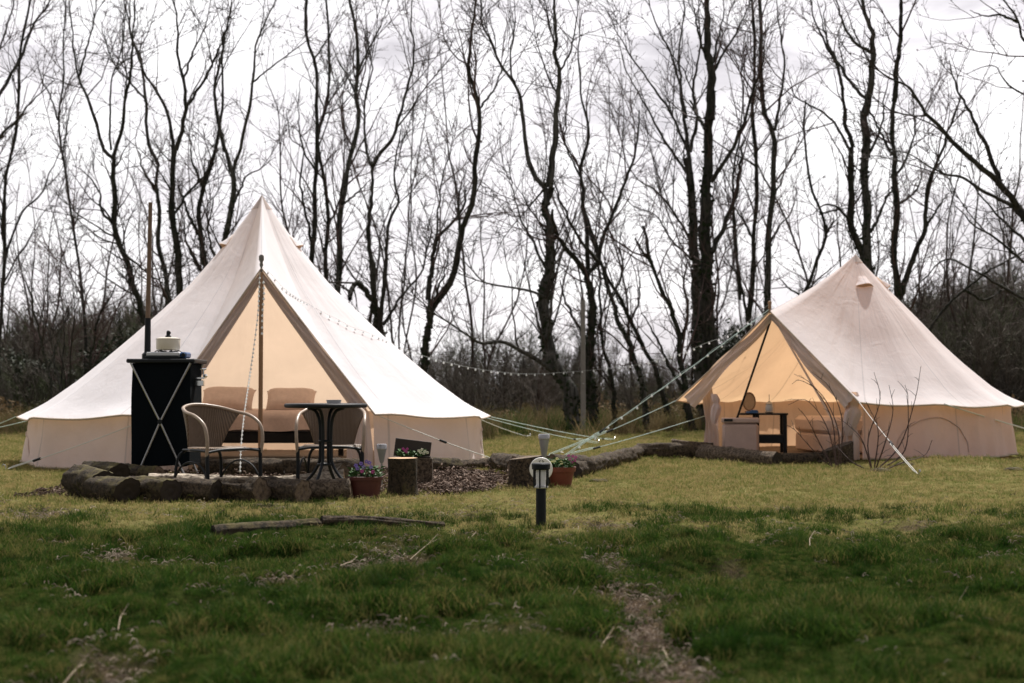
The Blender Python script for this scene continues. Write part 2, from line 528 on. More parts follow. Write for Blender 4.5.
sd = bpy.data.lights.new('sun', 'SUN'); sd.energy = 5.0; sd.angle = math.radians(.8); sd.color = (1, .955, .90)
so = bpy.data.objects.new('sun', sd); COL.objects.link(so)
sdir = Vector((math.sin(SUN_AZ) * math.cos(SUN_EL), math.cos(SUN_AZ) * math.cos(SUN_EL), math.sin(SUN_EL)))
so.rotation_euler = sdir.to_track_quat('Z', 'Y').to_euler(); so.location = (0, 20, 30)

cd = bpy.data.cameras.new('camera'); cam = bpy.data.objects.new('camera', cd); COL.objects.link(cam)
cd.sensor_width = 36; cd.lens = FPX * 36 / 1024; cam.location = (0, 0, CAMH)
cam.rotation_euler = (PI / 2 + PITCH, 0, 0); cd.clip_end = 2000
cd.dof.use_dof = True; cd.dof.focus_distance = 9.8; cd.dof.aperture_fstop = 3.2
scene.camera = cam
vs = scene.view_settings; vs.view_transform = 'Standard'; vs.look = 'None'; vs.exposure = 0.43; vs.gamma = 1
scene.cycles.max_bounces = 6; scene.cycles.diffuse_bounces = 3; scene.cycles.transmission_bounces = 4
scene.cycles.transparent_max_bounces = 4
scene.cycles.use_denoising = True

# ------------------------------------------------------------------ ground
def make_ground():
    def axis(lo, hi, step, far, k=1.25):
        a = list(np.arange(lo, hi + 1e-6, step)); s = step
        while a[-1] < far: s *= k; a.append(a[-1] + s)
        return a
    xp = axis(0, 9, .07, 600); xs = np.array([-v for v in xp[:0:-1]] + xp)
    yp = axis(3, 22, .07, 900, 1.12); ym = [3 - v for v in (1, 3, 8, 20, 50, 120)][::-1]
    ys = np.array(ym + yp)
    X, Y = np.meshgrid(xs, ys)
    Z = gz(X, Y) * (1 - sstep(90, 300, np.hypot(X, Y)))
    nx, ny = len(xs), len(ys)
    V = np.stack([X.ravel(), Y.ravel(), Z.ravel()], 1)
    i = np.arange(nx * ny).reshape(ny, nx)
    F = np.stack([i[:-1, :-1].ravel(), i[:-1, 1:].ravel(), i[1:, 1:].ravel(), i[1:, :-1].ravel()], 1)
    me = mesh_from('ground', V, F, M['ground'], True)
    at = me.color_attributes.new('zones', 'FLOAT_COLOR', 'POINT')
    c = np.zeros((len(V), 4)); c[:, 3] = 1
    c[:, 0] = bare(V[:, 0], V[:, 1]); c[:, 1] = lush_shade(V[:, 0], V[:, 1])
    c[:, 2] = sstep(27, 34, V[:, 1] + (fbm(V[:, 0] * .5, V[:, 1] * .5, 55) - .5) * 8)
    at.data.foreach_set('color', c.ravel())
    tag(link('ground', me), kind='structure')
make_ground()

# ------------------------------------------------------------------ instanced "stuff"
TEMPL = {}
def template_collection(name, meshes):
    c = bpy.data.collections.new(name)
    for me in meshes:
        o = bpy.data.objects.new(name, me); c.objects.link(o)
    return c

def scatter(name, label, pts, scale, col, tilt=.15, zscale=None, idx=None):
    n = len(pts)
    me = bpy.data.meshes.new(name); me.vertices.add(n); me.vertices.foreach_set('co', np.asarray(pts, float).ravel())
    a = me.attributes.new('iscale', 'FLOAT_VECTOR', 'POINT')
    s = np.stack([scale, scale, scale if zscale is None else zscale], 1); a.data.foreach_set('vector', s.ravel())
    r = me.attributes.new('irot', 'FLOAT_VECTOR', 'POINT')
    rr = np.stack([rng.normal(0, tilt, n), rng.normal(0, tilt, n), rng.uniform(0, 6.283, n)], 1)
    r.data.foreach_set('vector', rr.ravel())
    ii = me.attributes.new('iidx', 'INT', 'POINT'); ii.data.foreach_set('value', (rng.integers(0, 1000, n) if idx is None else idx).astype(np.int32))
    o = link(name, me); tag(o, label, None, None, 'stuff')
    ng = bpy.data.node_groups.new(name + '_nodes', 'GeometryNodeTree')
    ng.interface.new_socket('Geometry', in_out='INPUT', socket_type='NodeSocketGeometry')
    ng.interface.new_socket('Geometry', in_out='OUTPUT', socket_type='NodeSocketGeometry')
    gi = ng.nodes.new('NodeGroupInput'); go = ng.nodes.new('NodeGroupOutput')
    ci = ng.nodes.new('GeometryNodeCollectionInfo'); ci.inputs[0].default_value = col
    ci.inputs['Separate Children'].default_value = True; ci.inputs['Reset Children'].default_value = True
    ip = ng.nodes.new('GeometryNodeInstanceOnPoints'); ip.inputs['Pick Instance'].default_value = True
    def attr(nm, dt):
        q = ng.nodes.new('GeometryNodeInputNamedAttribute'); q.data_type = dt; q.inputs[0].default_value = nm
        return q.outputs[0]
    L = ng.links.new
    L(gi.outputs[0], ip.inputs['Points']); L(ci.outputs[0], ip.inputs['Instance'])
    L(attr('iidx', 'INT'), ip.inputs['Instance Index'])
    e2r = ng.nodes.new('FunctionNodeEulerToRotation'); L(attr('irot', 'FLOAT_VECTOR'), e2r.inputs[0])
    L(e2r.outputs[0], ip.inputs['Rotation']); L(attr('iscale', 'FLOAT_VECTOR'), ip.inputs['Scale'])
    L(ip.outputs[0], go.inputs[0])
    md = o.modifiers.new('scatter', 'NODES'); md.node_group = ng
    return o

def tuft_mesh(name, mat, nb, rad, h, wdt, lean, seed, seg=3):
    r = np.random.default_rng(seed)
    V = []; F = []
    for b in range(nb):
        a = r.uniform(0, 6.283); d = rad * math.sqrt(r.uniform()); base = np.array([d * math.cos(a), d * math.sin(a), -.01])
        la = r.uniform(0, 6.283); ln = r.uniform(.15, 1) * lean; hh = h * r.uniform(.35, 1.1); ww = wdt * r.uniform(.7, 1.2)
        wa = r.uniform(0, 6.283); wd = np.array([math.cos(wa), math.sin(wa), 0])
        b0 = len(V)
        for i in range(seg + 1):
            t = i / seg
            c = base + np.array([math.cos(la) * ln * hh * t * t, math.sin(la) * ln * hh * t * t, hh * (t - .25 * ln * t * t)])
            q = ww * (1 - t) ** .7 * .5
            if i < seg: V += [c - wd * q, c + wd * q]
            else: V += [c]
        for i in range(seg - 1): F.append((b0 + 2 * i, b0 + 2 * i + 1, b0 + 2 * i + 3, b0 + 2 * i + 2))
        F.append((b0 + 2 * seg - 2, b0 + 2 * seg - 1, b0 + 2 * seg))
    return mesh_from(name, V, F, mat, False)

def frustum_pts(n, y0, y1, power=1.0, margin=.6):
    """points inside the view wedge, density falling with distance."""
    t = rng.uniform(size=n); y = (y0 ** power + t * (y1 ** power - y0 ** power)) ** (1 / power)
    x = rng.uniform(-1, 1, n) * (y * .37 + margin)
    return x, y

TENTL = (-2.87, 16.25); TENTR = (4.24, 17.5)
PATIO = lambda x, y: (x > -3.75) & (x < -.95) & (y > 10.55) & (y < 14.2)
CHIPS = lambda x, y: (((x + .50) / .45) ** 2 + ((y - 12.4) / 1.5) ** 2) < 1
def clear(x, y):
    m = (np.hypot(x - TENTL[0], y - TENTL[1]) > 2.55) & (np.hypot(x - TENTR[0], y - TENTR[1]) > 1.92)
    return m & ~(PATIO(x, y) & (rng.uniform(size=np.shape(x)) > .25)) & ~CHIPS(x, y)

c_lush_shaded = template_collection('tuft_lush', [tuft_mesh('tuft', M['grass_lush_shaded'], 24, .035, .043, .0032, .9, 100 + i) for i in range(6)])
c_lawn = template_collection('tuft_lawn', [tuft_mesh('tuft', M['grass_dry'], 26, .06, .030, .0040, 1.0, 200 + i) for i in range(6)])
c_long = template_collection('tuft_long', [tuft_mesh('tuft', M['grass_dark'], 44, .05, .115, .0040, .8, 300 + i) for i in range(4)])
c_rough = template_collection('tuft_rough', [tuft_mesh('tuft', M['reed'], 40, .16, .42, .012, .8, 400 + i) for i in range(4)])

x, y = frustum_pts(120000, 3.7, 9.8, 1.15)
keep = (rng.uniform(size=len(x)) < lush_shade(x, y) * (1 - .93 * bare(x, y)) + .02)
keep2 = ~((np.abs(y - (7.62 + (x + 1.6) * .38)) < .11) & (x > -1.66) & (x < -.3)); x, y = x[keep][keep2[keep]], y[keep][keep2[keep]]
hn = fbm(x * 4.2, y * 4.2, 91, 4)
sc = .48 + 1.45 * sstep(.44, .68, hn) ** 1.3
scatter('grass', 'long green tussocky grass covering the foreground, its colour darkened for shade', np.stack([x, y, gz(x, y)], 1), sc, c_lush_shaded, .2)
# lawn
x, y = frustum_pts(70000, 7.2, 27, 1.0)
keep = (rng.uniform(size=len(x)) < (1 - lush_shade(x, y)) * 1.0 + .03) & clear(x, y)
x, y = x[keep], y[keep]
sc = (.55 + .9 * fbm(x * 1.3, y * 1.3, 92)) * (1 + .05 * (y - 8))
scatter('lawn_grass', 'short dry yellow green lawn grass around the tents', np.stack([x, y, gz(x, y)], 1), sc, c_lawn, .25)
# darker long tussocks
x, y = frustum_pts(6500, 3.9, 9.8, 1.2)
hn = fbm(x * 1.9 + 40, y * 2.3, 64)
keep = (hn > .60) & (bare(x, y) < .2); x, y = x[keep], y[keep]
ex = [(p[0] + rng.normal(0, .12), p[1] + rng.normal(0, .10)) for p in
      [gp(800, 556)] * 26 + [gp(640, 575)] * 30 + [gp(700, 570)] * 22 + [gp(840, 575)] * 30 + [gp(925, 572)] * 22 + [gp(500, 520)] * 20 + [gp(541, 527)] * 14 + [gp(260 + 9 * i, 541 - i * .55) for i in range(20) for _ in (0, 1)] + [gp(380, 600)] * 30]
x = np.concatenate([x, [e[0] for e in ex]]); y = np.concatenate([y, [e[1] for e in ex]])
scatter('tussock_grass', 'taller dark grass tussocks dotted over the foreground', np.stack([x, y, gz(x, y) - .01], 1), rng.uniform(.35, .85, len(x)), c_long, .2)
# rough grass at wood edge
x = rng.uniform(-20, 20, 9000); y = 22 + 26 * rng.uniform(size=9000) ** .8
keep = (rng.uniform(size=9000) < sstep(21, 31, y + (fbm(x * .5, y * .5, 23) - .5) * 8)); x, y = x[keep], y[keep]
scatter('rough_grass', 'rough straw coloured grass and dead bracken along the wood edge', np.stack([x, y, gz(x, y)], 1), rng.uniform(.5, 1.3, len(x)), c_rough, .2)
# small green tufts hugging the logs and tents
ang = rng.uniform(PI, 2 * PI, 900)
xa = TENTR[0] + np.cos(ang) * rng.normal(1.98, .05, 900); ya = TENTR[1] + np.sin(ang) * rng.normal(1.98, .05, 900)
xb = rng.uniform(-3.3, -1.25, 500); yb = rng.normal(10.22, .05, 500)
x = np.concatenate([xa, xb]); y = np.concatenate([ya, yb])
scatter('edge_grass', 'unmown green grass fringe against the logs and tent walls', np.stack([x, y, gz(x, y)], 1), rng.uniform(.4, .95, len(x)), c_lush_shaded, .25)

# bark chips
def chip_mesh(seed):
    r = np.random.default_rng(seed); b = MB()
    for _ in range(6):
        c = (r.normal(0, .03), r.normal(0, .03), .006 + r.uniform(0, .018))
        q = MB().box((0, 0, 0), (r.uniform(.014, .036), r.uniform(.006, .012), r.uniform(.003, .008)))
        R = Matrix.Rotation(r.uniform(0, 6), 3, 'Z') @ Matrix.Rotation(r.normal(0, .5), 3, 'X') @ Matrix.Rotation(r.normal(0, .4), 3, 'Y')
        b.add([R @ Vector(p) + Vector(c) for p in q.v], q.f)
    return mesh_from('chips', b.v, b.f, M['chip'])
c_chip = template_collection('bark_chip', [chip_mesh(i) for i in range(5)])
n = 2600; a = rng.uniform(0, 6.283, n); d = np.sqrt(rng.uniform(size=n)) * rng.uniform(.8, 1.08, n)
x = -.50 + .46 * d * np.cos(a); y = 12.4 + 1.5 * d * np.sin(a)
x2 = rng.uniform(-3.7, -1.0, 2200); y2 = rng.uniform(10.6, 14.1, 2200)
x = np.concatenate([x, x2]); y = np.concatenate([y, y2])
scatter('bark_chips', 'brown bark chips on the path and patio by the larger tent', np.stack([x, y, gz(x, y)], 1), rng.uniform(.7, 1.4, len(x)), c_chip, .3)
# dead straw / twig debris in bare foreground patches
def debris_mesh(seed):
    r = np.random.default_rng(seed); b = MB()
    for _ in range(7):
        L = r.uniform(.010, .036); a = r.uniform(0, 6.28); c = Vector((r.normal(0, .04), r.normal(0, .04), .006 + r.uniform(0, .02)))
        d = Vector((math.cos(a), math.sin(a), r.normal(0, .22))) * L / 2
        b.tube([c - d, c + Vector((0, 0, .006)), c + d], [.0010, .0014, .0007], 3)
    return mesh_from('debris', b.v, b.f, DEB)
DEB = grass_mat('dead_stalks', (.16, .12, .09), (.42, .35, .28), (.07, .05, .035), .3, 0)
c_deb = template_collection('debris_bit', [debris_mesh(i) for i in range(5)])
x, y = frustum_pts(22000, 3.8, 10.5, 1.2); keep = rng.uniform(size=len(x)) < (.9 * bare(x, y) + .02); x, y = x[keep], y[keep]
scatter('dead_grass', 'dry pale stalks and leaf litter lying on the bare patches', np.stack([x, y, gz(x, y)], 1), rng.uniform(.6, 1.5, len(x)), c_deb, .2)
# ------------------------------------------------------------------ trees
def batch_tubes(Pn, Rn, k):
    """Pn (M,N,3), Rn (M,N) -> verts, quads"""
    Mn, N, _ = Pn.shape
    T = np.empty_like(Pn); T[:, 1:-1] = Pn[:, 2:] - Pn[:, :-2]; T[:, 0] = Pn[:, 1] - Pn[:, 0]; T[:, -1] = Pn[:, -1] - Pn[:, -2]
    T /= np.linalg.norm(T, axis=2, keepdims=True) + 1e-9
    D = Pn[:, -1] - Pn[:, 0]
    ax = np.argmin(np.abs(D), axis=1); ref = np.zeros((Mn, 3)); ref[np.arange(Mn), ax] = 1
    A = np.cross(T, ref[:, None, :]); A /= np.linalg.norm(A, axis=2, keepdims=True) + 1e-9
    B = np.cross(T, A)
    ang = np.arange(k) * 2 * PI / k
    V = Pn[:, :, None, :] + Rn[:, :, None, None] * (A[:, :, None, :] * np.cos(ang)[:, None] + B[:, :, None, :] * np.sin(ang)[:, None])
    V = V.reshape(-1, 3)
    i = np.arange(Mn * N * k).reshape(Mn, N, k)
    a = i[:, :-1, :]; b = np.roll(a, -1, 2); d = i[:, 1:, :]; c = np.roll(d, -1, 2)
    F = np.stack([a.ravel(), b.ravel(), c.ravel(), d.ravel()], 1)
    return V, F

class TM:
    def __init__(s): s.V = []; s.F = []; s.n = 0
    def add(s, V, F): s.V.append(V); s.F.append(F + s.n); s.n += len(V)
    def mesh(s, name, mats, smooth=True):
        return mesh_from(name, np.vstack(s.V), np.vstack(s.F), mats, smooth)

def sample(Pn, idx, u):
    N = Pn.shape[1]; f = u * (N - 1); i = np.minimum(f.astype(int), N - 2); t = (f - i)
    if Pn.ndim == 3: t = t[:, None]
    return Pn[idx, i] * (1 - t) + Pn[idx, i + 1] * t, Pn[idx, i + 1] - Pn[idx, i]

def grow(r, Pn, Rn, per_m, lmin, lmax, n, ulo, ang, up, wig, rfac, rmax, rtip):
    L = np.linalg.norm(np.diff(Pn, axis=1), axis=2).sum(1)
    cnt = r.poisson(L * per_m * (1 - ulo))
    idx = np.repeat(np.arange(len(L)), cnt); K = len(idx)
    if K == 0: return np.zeros((0, n, 3)), np.zeros((0, n))
    u = ulo + (1 - ulo) * r.uniform(size=K) ** .85
    p, t = sample(Pn, idx, u); t = t / (np.linalg.norm(t, axis=1, keepdims=True) + 1e-9)
    rad, _ = sample(Rn[:, :, None], idx, u); rad = rad[:, 0]
    q = r.normal(size=(K, 3)); q[:, 2] *= .6; q -= t * (q * t).sum(1, keepdims=True); q /= np.linalg.norm(q, axis=1, keepdims=True) + 1e-9
    a = np.radians(r.normal(ang, 14, K))[:, None]
    d = t * np.cos(a) + q * np.sin(a)
    ln = r.uniform(lmin, lmax, K) * (1.15 - .65 * u)
    step = (ln / (n - 1))[:, None]
    out = np.empty((K, n, 3)); out[:, 0] = p; cur = p
    for i in range(1, n):
        d = d + r.normal(size=(K, 3)) * wig; d[:, 2] += up
        d /= np.linalg.norm(d, axis=1, keepdims=True)
        cur = cur + d * step; out[:, i] = cur
    r0 = np.minimum(rad * rfac, rmax) * (.6 + .4 * ln / lmax)
    R = r0[:, None] * (1 - np.linspace(0, 1, n) ** .9)[None] + rtip
    return out, R

def build_tree(name, label, limbs, seed, dens=1.0, mat='bark_dark', cat='tree', group=None, red=False, pods=True, fine=1.0, low=.25):
    """limbs: list of (Nx3 world points, r0, r1, u_lo)"""
    r = np.random.default_rng(seed)
    base = limbs[0][0][0].copy(); base[2] = gzf(base[0], base[1])
    root = empty(name, base, 0, label, cat, group)
    N0 = 30; tr = TM(); P0 = []; R0 = []
    for pts, r0, r1, ulo in limbs:
        p = spline(pts, N0)
        w_ = r.normal(size=p.shape); w_[:, 2] = 0
        w_ = (w_ + np.roll(w_, 1, 0)) * .5; w_[0] = 0
        p = p + w_ * min(.03, r0 * .12 + .012)
        t = np.linspace(0, 1, N0); R = r0 * (1 - t) + r1 * t
        R = R * (1 + r.normal(size=N0) * .06)
        P0.append(p - base); R0.append(R)
    P0 = np.array(P0); R0 = np.array(R0)
    V, F = batch_tubes(P0, R0, 8); tr.add(V, F)
    # burrs and ivy-like knobs on the stems
    idx = r.integers(0, len(P0), int(90 * len(P0))); pp, tt = sample(P0, idx, r.uniform(.03, .9, len(idx)))
    link('trunk', tr.mesh('trunk', M[mat]), root)
    if pods:
        nI = 900; li = np.where(r.uniform(size=nI) < .55, 0, r.integers(0, len(P0), nI)); uu = r.uniform(0, 1, nI) ** 1.1 * np.where(li == 0, .95, .6)
        cI, tI = sample(P0, li, uu); rI, _ = sample(R0[:, :, None], li, uu)
        o_ = r.normal(size=(nI, 3)); o_[:, 2] *= .4; o_ /= np.linalg.norm(o_, axis=1, keepdims=True)
        cI = cI + o_ * rI * r.uniform(.85, 1.35, nI)[:, None]
        a_ = r.normal(size=(nI, 3)); a_ /= np.linalg.norm(a_, axis=1, keepdims=True); b_ = np.cross(a_, o_); b_ /= np.linalg.norm(b_, axis=1, keepdims=True) + 1e-9
        s_ = (np.minimum(rI[:, 0] * .55, .06) * r.uniform(.4, 1, nI) + .008)[:, None]
        VI = np.stack([cI - a_ * s_, cI + b_ * s_ * .7, cI + a_ * s_, cI - b_ * s_ * .7], 1).reshape(-1, 3)
        link('ivy', mesh_from('ivy', VI, np.arange(nI * 4).reshape(nI, 4), M['ivy'], False), root)
    cr = TM()
    ul = low
    P1, R1 = grow(r, P0, R0, 2.3 * dens, .6, 3.1, 9, ul, 34, .06, .13, .5, .022, .004)
    P2, R2 = grow(r, np.concatenate([P1]), R1, 4.4 * dens, .3, 1.25, 6, .08, 36, .06, .16, .6, .010, .0032)
    Pt, Rt = grow(r, P0, R0, 2.6 * dens, .25, .9, 6, ul * .8, 60, .04, .2, .3, .010, .003)
    P2 = np.concatenate([P2, Pt]); R2 = np.concatenate([R2, Rt])
    P3, R3 = grow(r, P2, R2, 6.6 * fine, .12, .55, 4, .1, 40, .03, .2, .7, .005, .0026)
    for a, b, k in ((P1, R1, 5), (P2, R2, 3), (P3, R3, 3)):
        if len(a): cr.add(*batch_tubes(a, b, k))
    if pods and len(P3):
        n = int(min(len(P2) * 1.1, 1500)); src = P2
        i = r.integers(0, len(src), n); c, _ = sample(src, i, r.uniform(.2, 1, n))
        c = c + r.normal(size=c.shape) * .015
        s = r.uniform(.007, .018, n)[:, None, None]
        oc = np.array([[1, 0, 0], [0, 1, 0], [-1, 0, 0], [0, -1, 0], [0, 0, 1.5], [0, 0, -1.5]], float)
        V = (c[:, None, :] + oc[None] * s).reshape(-1, 3)
        f = np.array([[0, 1, 4, 4], [1, 2, 4, 4], [2, 3, 4, 4], [3, 0, 4, 4], [1, 0, 5, 5], [2, 1, 5, 5], [3, 2, 5, 5], [0, 3, 5, 5]])
        # use quads 0,1,4 + 0,5,1 joined as diamonds
        f = np.array([[0, 1, 4, 3], [2, 3, 4, 1], [0, 3, 5, 1], [2, 1, 5, 3]])
        F = (f[None] + (np.arange(n) * 6)[:, None, None]).reshape(-1, 4)
        cr.add(V, F)
    link('crown', cr.mesh('crown', M['twig_red' if red else 'twig'], False), root)
    return root

def L(Y, r0px, r1px, pts, dy=0.0, u=.0, seed=[0]):
    """limb from pixel polyline at depth Y: depth drifts by dy along the limb"""
    seed[0] += 1; q = random.Random(seed[0])
    n = len(pts); out = []
    ph = q.uniform(0, 6)
    for i, (px, py) in enumerate(pts):
        t = i / max(1, n - 1)
        out.append(tuple(P(px, py, Y + dy * t + .25 * math.sin(ph + 3 * t) * t)))
    a = np.array(out)
    return (a, r0px * Y / FPX * .39, r1px * Y / FPX * .30, u)

M['ivy'] = simple('ivy_leaf', (.018, .026, .012), .8, scale=2, bmp=0, var=.6, spec=.1)
HERO = []
def H(label, Y, limbs, **k): HERO.append((label, Y, limbs, k))

# label, depth, [(w0,w1,[px..],dy)]
H('bare tree standing outside the left edge with limbs reaching up and right into view', 31,
  [(14, 8, [(-48, 432), (-45, 330), (-36, 220), (-22, 150), (-8, 108)], 0), (5, 1.5, [(-8, 108), (20, 58), (32, 29), (50, 0), (70, -45)], 1),
   (5, 1.5, [(-30, 190), (0, 137), (18, 120), (29, 105), (55, 80)], -1), (4, 1, [(-20, 145), (-4, 60), (12, 10), (20, -50)], 1)])
H('slim forked bare tree at the far left edge of the clearing', 33,
  [(6, 3.5, [(-4, 430), (-3, 370), (5, 265), (3, 215), (6, 180), (11, 155), (18, 120), (20, 60), (30, 0), (34, -50)], 0),
   (3.5, 1.5, [(4, 262), (15, 230), (25, 208), (39, 196), (50, 172), (66, 140)], 1), (2.5, 1, [(5, 235), (-6, 190), (-12, 150)], 0)])
H('thin single stemmed bare tree left of the tall pole, well clear of its neighbours', 35,
  [(5, 2, [(86, 430), (85, 340), (83, 297), (76, 250), (72, 218), (68, 190), (63, 164), (58, 120), (63, 90), (64, 40), (66, -20)], 0),
   (2.5, 1, [(58, 120), (50, 95), (42, 80), (34, 50)], 1), (2, 1, [(62, 160), (70, 110), (84, 80)], -1)])
H('crooked low bare sapling with wavy forks in the scrub left of the pole', 27,
  [(4, 2, [(56, 436), (50, 380), (42, 345), (36, 320), (33, 305), (28, 285)], 0), (3, 1, [(48, 372), (58, 340), (66, 320), (88, 285)], .5),
   (3.5, 1.2, [(62, 430), (60, 390), (52, 345), (46, 325), (30, 308)], .5)])
H('bushy bare sapling with many upright shoots beside the tent slope', 28,
  [(5, 2, [(78, 436), (84, 400), (92, 350), (98, 320), (108, 300), (116, 285)], 0), (3, 1, [(66, 430), (62, 380), (64, 340), (62, 300), (58, 270)], .5),
   (3, 1, [(76, 425), (70, 370), (74, 320), (72, 280)], -.5), (2, 1, [(70, 430), (62, 360), (52, 330), (44, 310)], 0)])
H('leaning bare tree with a wishbone fork, rising just behind the tall pole', 29,
  [(11, 7, [(172, 430), (158, 370), (146, 325), (135, 288), (126, 262), (117, 238), (114, 218), (113, 190), (113, 158)], 0),
   (5, 1.3, [(113, 158), (104, 149), (97, 126), (88, 100), (79, 79), (72, 35), (69, -20)], 1),
   (3, 1, [(79, 76), (86, 50), (94, 20), (98, -15)], 0),
   (5, 1.3, [(113, 160), (120, 132), (124, 111), (126, 91), (131, 73), (134, 30), (138, -30)], -1),
   (3, 1, [(111, 150), (110, 120), (111, 82), (120, 53), (125, 20), (122, -30)], 0),
   (4, 1, [(116, 226), (103, 212), (97, 188), (84, 172), (72, 165)], -1), (3, 1, [(122, 252), (150, 275), (162, 283), (170, 300)], -1)])
H('bare tree with one stem bent like an elbow, first right of the tall pole', 31,
  [(9, 5, [(176, 430), (172, 340), (168, 294), (164, 268), (158, 247), (160, 218), (157, 189), (158, 164)], 0),
   (5, 1.5, [(158, 164), (147, 140), (145, 94), (141, 62), (132, 38), (126, 10), (118, -40)], 1),
   (4, 1.5, [(156, 192), (142, 167), (139, 150)], -.5), (3, 1, [(146, 100), (128, 80), (112, 60), (100, 20)], -1)])
H('straight knobbly bare tree in the clump between the pole and the tent peak', 30,
  [(11, 8, [(182, 430), (180, 340), (179, 285), (177, 244), (173, 224), (173, 195), (173, 168), (177, 149)], 0),
   (5, 1.3, [(173, 164), (172, 138), (168, 117), (158, 94), (146, 76), (138, 55), (130, 29), (132, -30)], 1),
   (6, 1.5, [(176, 150), (183, 126), (186, 108), (183, 79), (177, 53), (177, 26), (172, -25)], 0),
   (4, 1, [(186, 108), (202, 85), (211, 67), (220, 45), (235, 10)], -1), (3, 1, [(183, 79), (193, 53), (205, 26), (213, -10)], 1),
   (4, 1.5, [(173, 215), (190, 190), (205, 175), (214, 150)], .5)])
H('dark bare tree leaning right behind the left shoulder of the larger tent', 30.5,
  [(10, 6, [(206, 430), (208, 340), (208, 290), (203, 250), (199, 215), (204, 186), (211, 165), (217, 141)], 0),
   (4, 1.2, [(217, 141), (222, 110), (222, 80), (224, 38), (231, 10), (234, -35)], 1),
   (5, 2, [(203, 240), (190, 218), (184, 200), (178, 185)], -.5), (5, 2, [(207, 282), (196, 262), (186, 240), (183, 215)], .5),
   (4, 1, [(204, 190), (192, 160), (190, 140), (182, 120)], .5)])
H('vase shaped bare tree with four upright limbs nearest the larger tent peak', 29.5,
  [(11, 8, [(214, 430), (216, 330), (220, 270), (224, 239), (231, 209), (234, 186), (232, 170)], 0),
   (6, 1.5, [(232, 172), (226, 152), (220, 129), (215, 97), (217, 73), (223, 50), (228, 23), (236, -20)], 1),
   (5, 1.3, [(232, 175), (242, 143), (249, 108), (253, 82), (255, 50), (264, 23), (276, 0), (284, -30)], -1),
   (2.5, 1, [(253, 82), (275, 64), (299, 47), (318, 30)], 0), (4, 1, [(230, 212), (246, 178), (258, 170), (276, 157)], .5),
   (4, 1, [(220, 270), (208, 232), (214, 200), (222, 180)], .5)])
H('bare tree with a low side stem, first right of the larger tent peak', 31,
  [(8, 4, [(306, 430), (313, 330), (313, 256), (315, 209), (316, 176), (317, 141), (316, 108), (316, 79), (314, 59), (307, 38), (307, 0), (310, -35)], 0),
   (2.5, 1, [(314, 59), (322, 48), (330, 35), (345, 10)], 1), (4, 1, [(312, 250), (303, 200), (300, 182), (303, 150), (291, 138), (286, 110)], -1),
   (3, 1, [(315, 170), (303, 149), (298, 110), (300, 80)], 1)])
H('slender bare tree squeezed in the middle of the trio right of the larger tent peak', 33,
  [(7, 3, [(328, 430), (328, 330), (326, 264), (328, 218), (326, 190), (322, 170), (318, 140), (325, 110), (330, 70), (328, 20), (325, -30)], 0),
   (3, 1, [(328, 225), (338, 205), (345, 180), (352, 170)], .5)])
H('tall straight bare tree on the right of the trio beside the larger tent peak', 30,
  [(10, 4, [(334, 430), (336, 350), (339, 285), (340, 244), (342, 210), (345, 187), (348, 164), (354, 141), (358, 117), (356, 94), (358, 73), (357, 44), (353, 22), (346, -30)], 0),
   (3, 1, [(356, 94), (347, 75), (339, 62), (330, 40)], 1), (2.5, 1, [(358, 73), (368, 50), (382, 23), (392, -10)], -1), (3, 1, [(343, 205), (360, 190), (372, 178)], 0)])
H('bare tree with a thick ivy covered bole and a broken stump of a limb', 28,
  [(17, 12, [(384, 430), (382, 360), (378, 323), (374, 297)], 0),
   (7, 4, [(374, 297), (371, 259), (368, 229), (371, 205), (372, 180), (372, 167)], 0),
   (3.5, 1, [(372, 167), (366, 146), (364, 117), (366, 94), (373, 70), (369, 53), (366, 15)], 1),
   (5, 1.2, [(372, 168), (379, 155), (394, 135), (401, 114), (405, 94), (411, 70), (414, 50), (411, 20), (415, -20)], -1),
   (8, 7, [(372, 300), (364, 288), (357, 283), (351, 291), (349, 299)], -.5),
   (6, 2, [(379, 330), (384, 290), (386, 264), (388, 235), (391, 218), (398, 203), (394, 180), (396, 158), (401, 129)], .8),
   (4, 1, [(383, 325), (397, 303), (409, 288), (421, 273), (427, 250), (430, 226), (420, 200)], 1)])
H('bare tree whose stem splits low into two wavy stems, right of the ivy covered bole', 27,
  [(12, 9, [(416, 432), (420, 395), (424, 367), (426, 338), (430, 317), (428, 300)], 0),
   (7, 3, [(428, 300), (432, 270), (435, 247), (440, 234), (450, 226), (462, 207), (466, 190)], .8),
   (9, 3, [(430, 312), (440, 297), (450, 282), (456, 264), (458, 248), (465, 223), (472, 203), (476, 167), (479, 138), (480, 111), (474, 88), (468, 64), (472, 29), (478, -20)], -.6),
   (3, 1, [(480, 108), (493, 91), (502, 70), (512, 40)], 0), (3, 1, [(436, 246), (438, 215), (440, 193), (445, 170), (452, 147), (450, 120)], .5),
   (4, 1, [(460, 240), (459, 200), (462, 182), (468, 165)], .5), (4, 1, [(432, 318), (438, 290), (448, 260), (446, 240)], 0)])
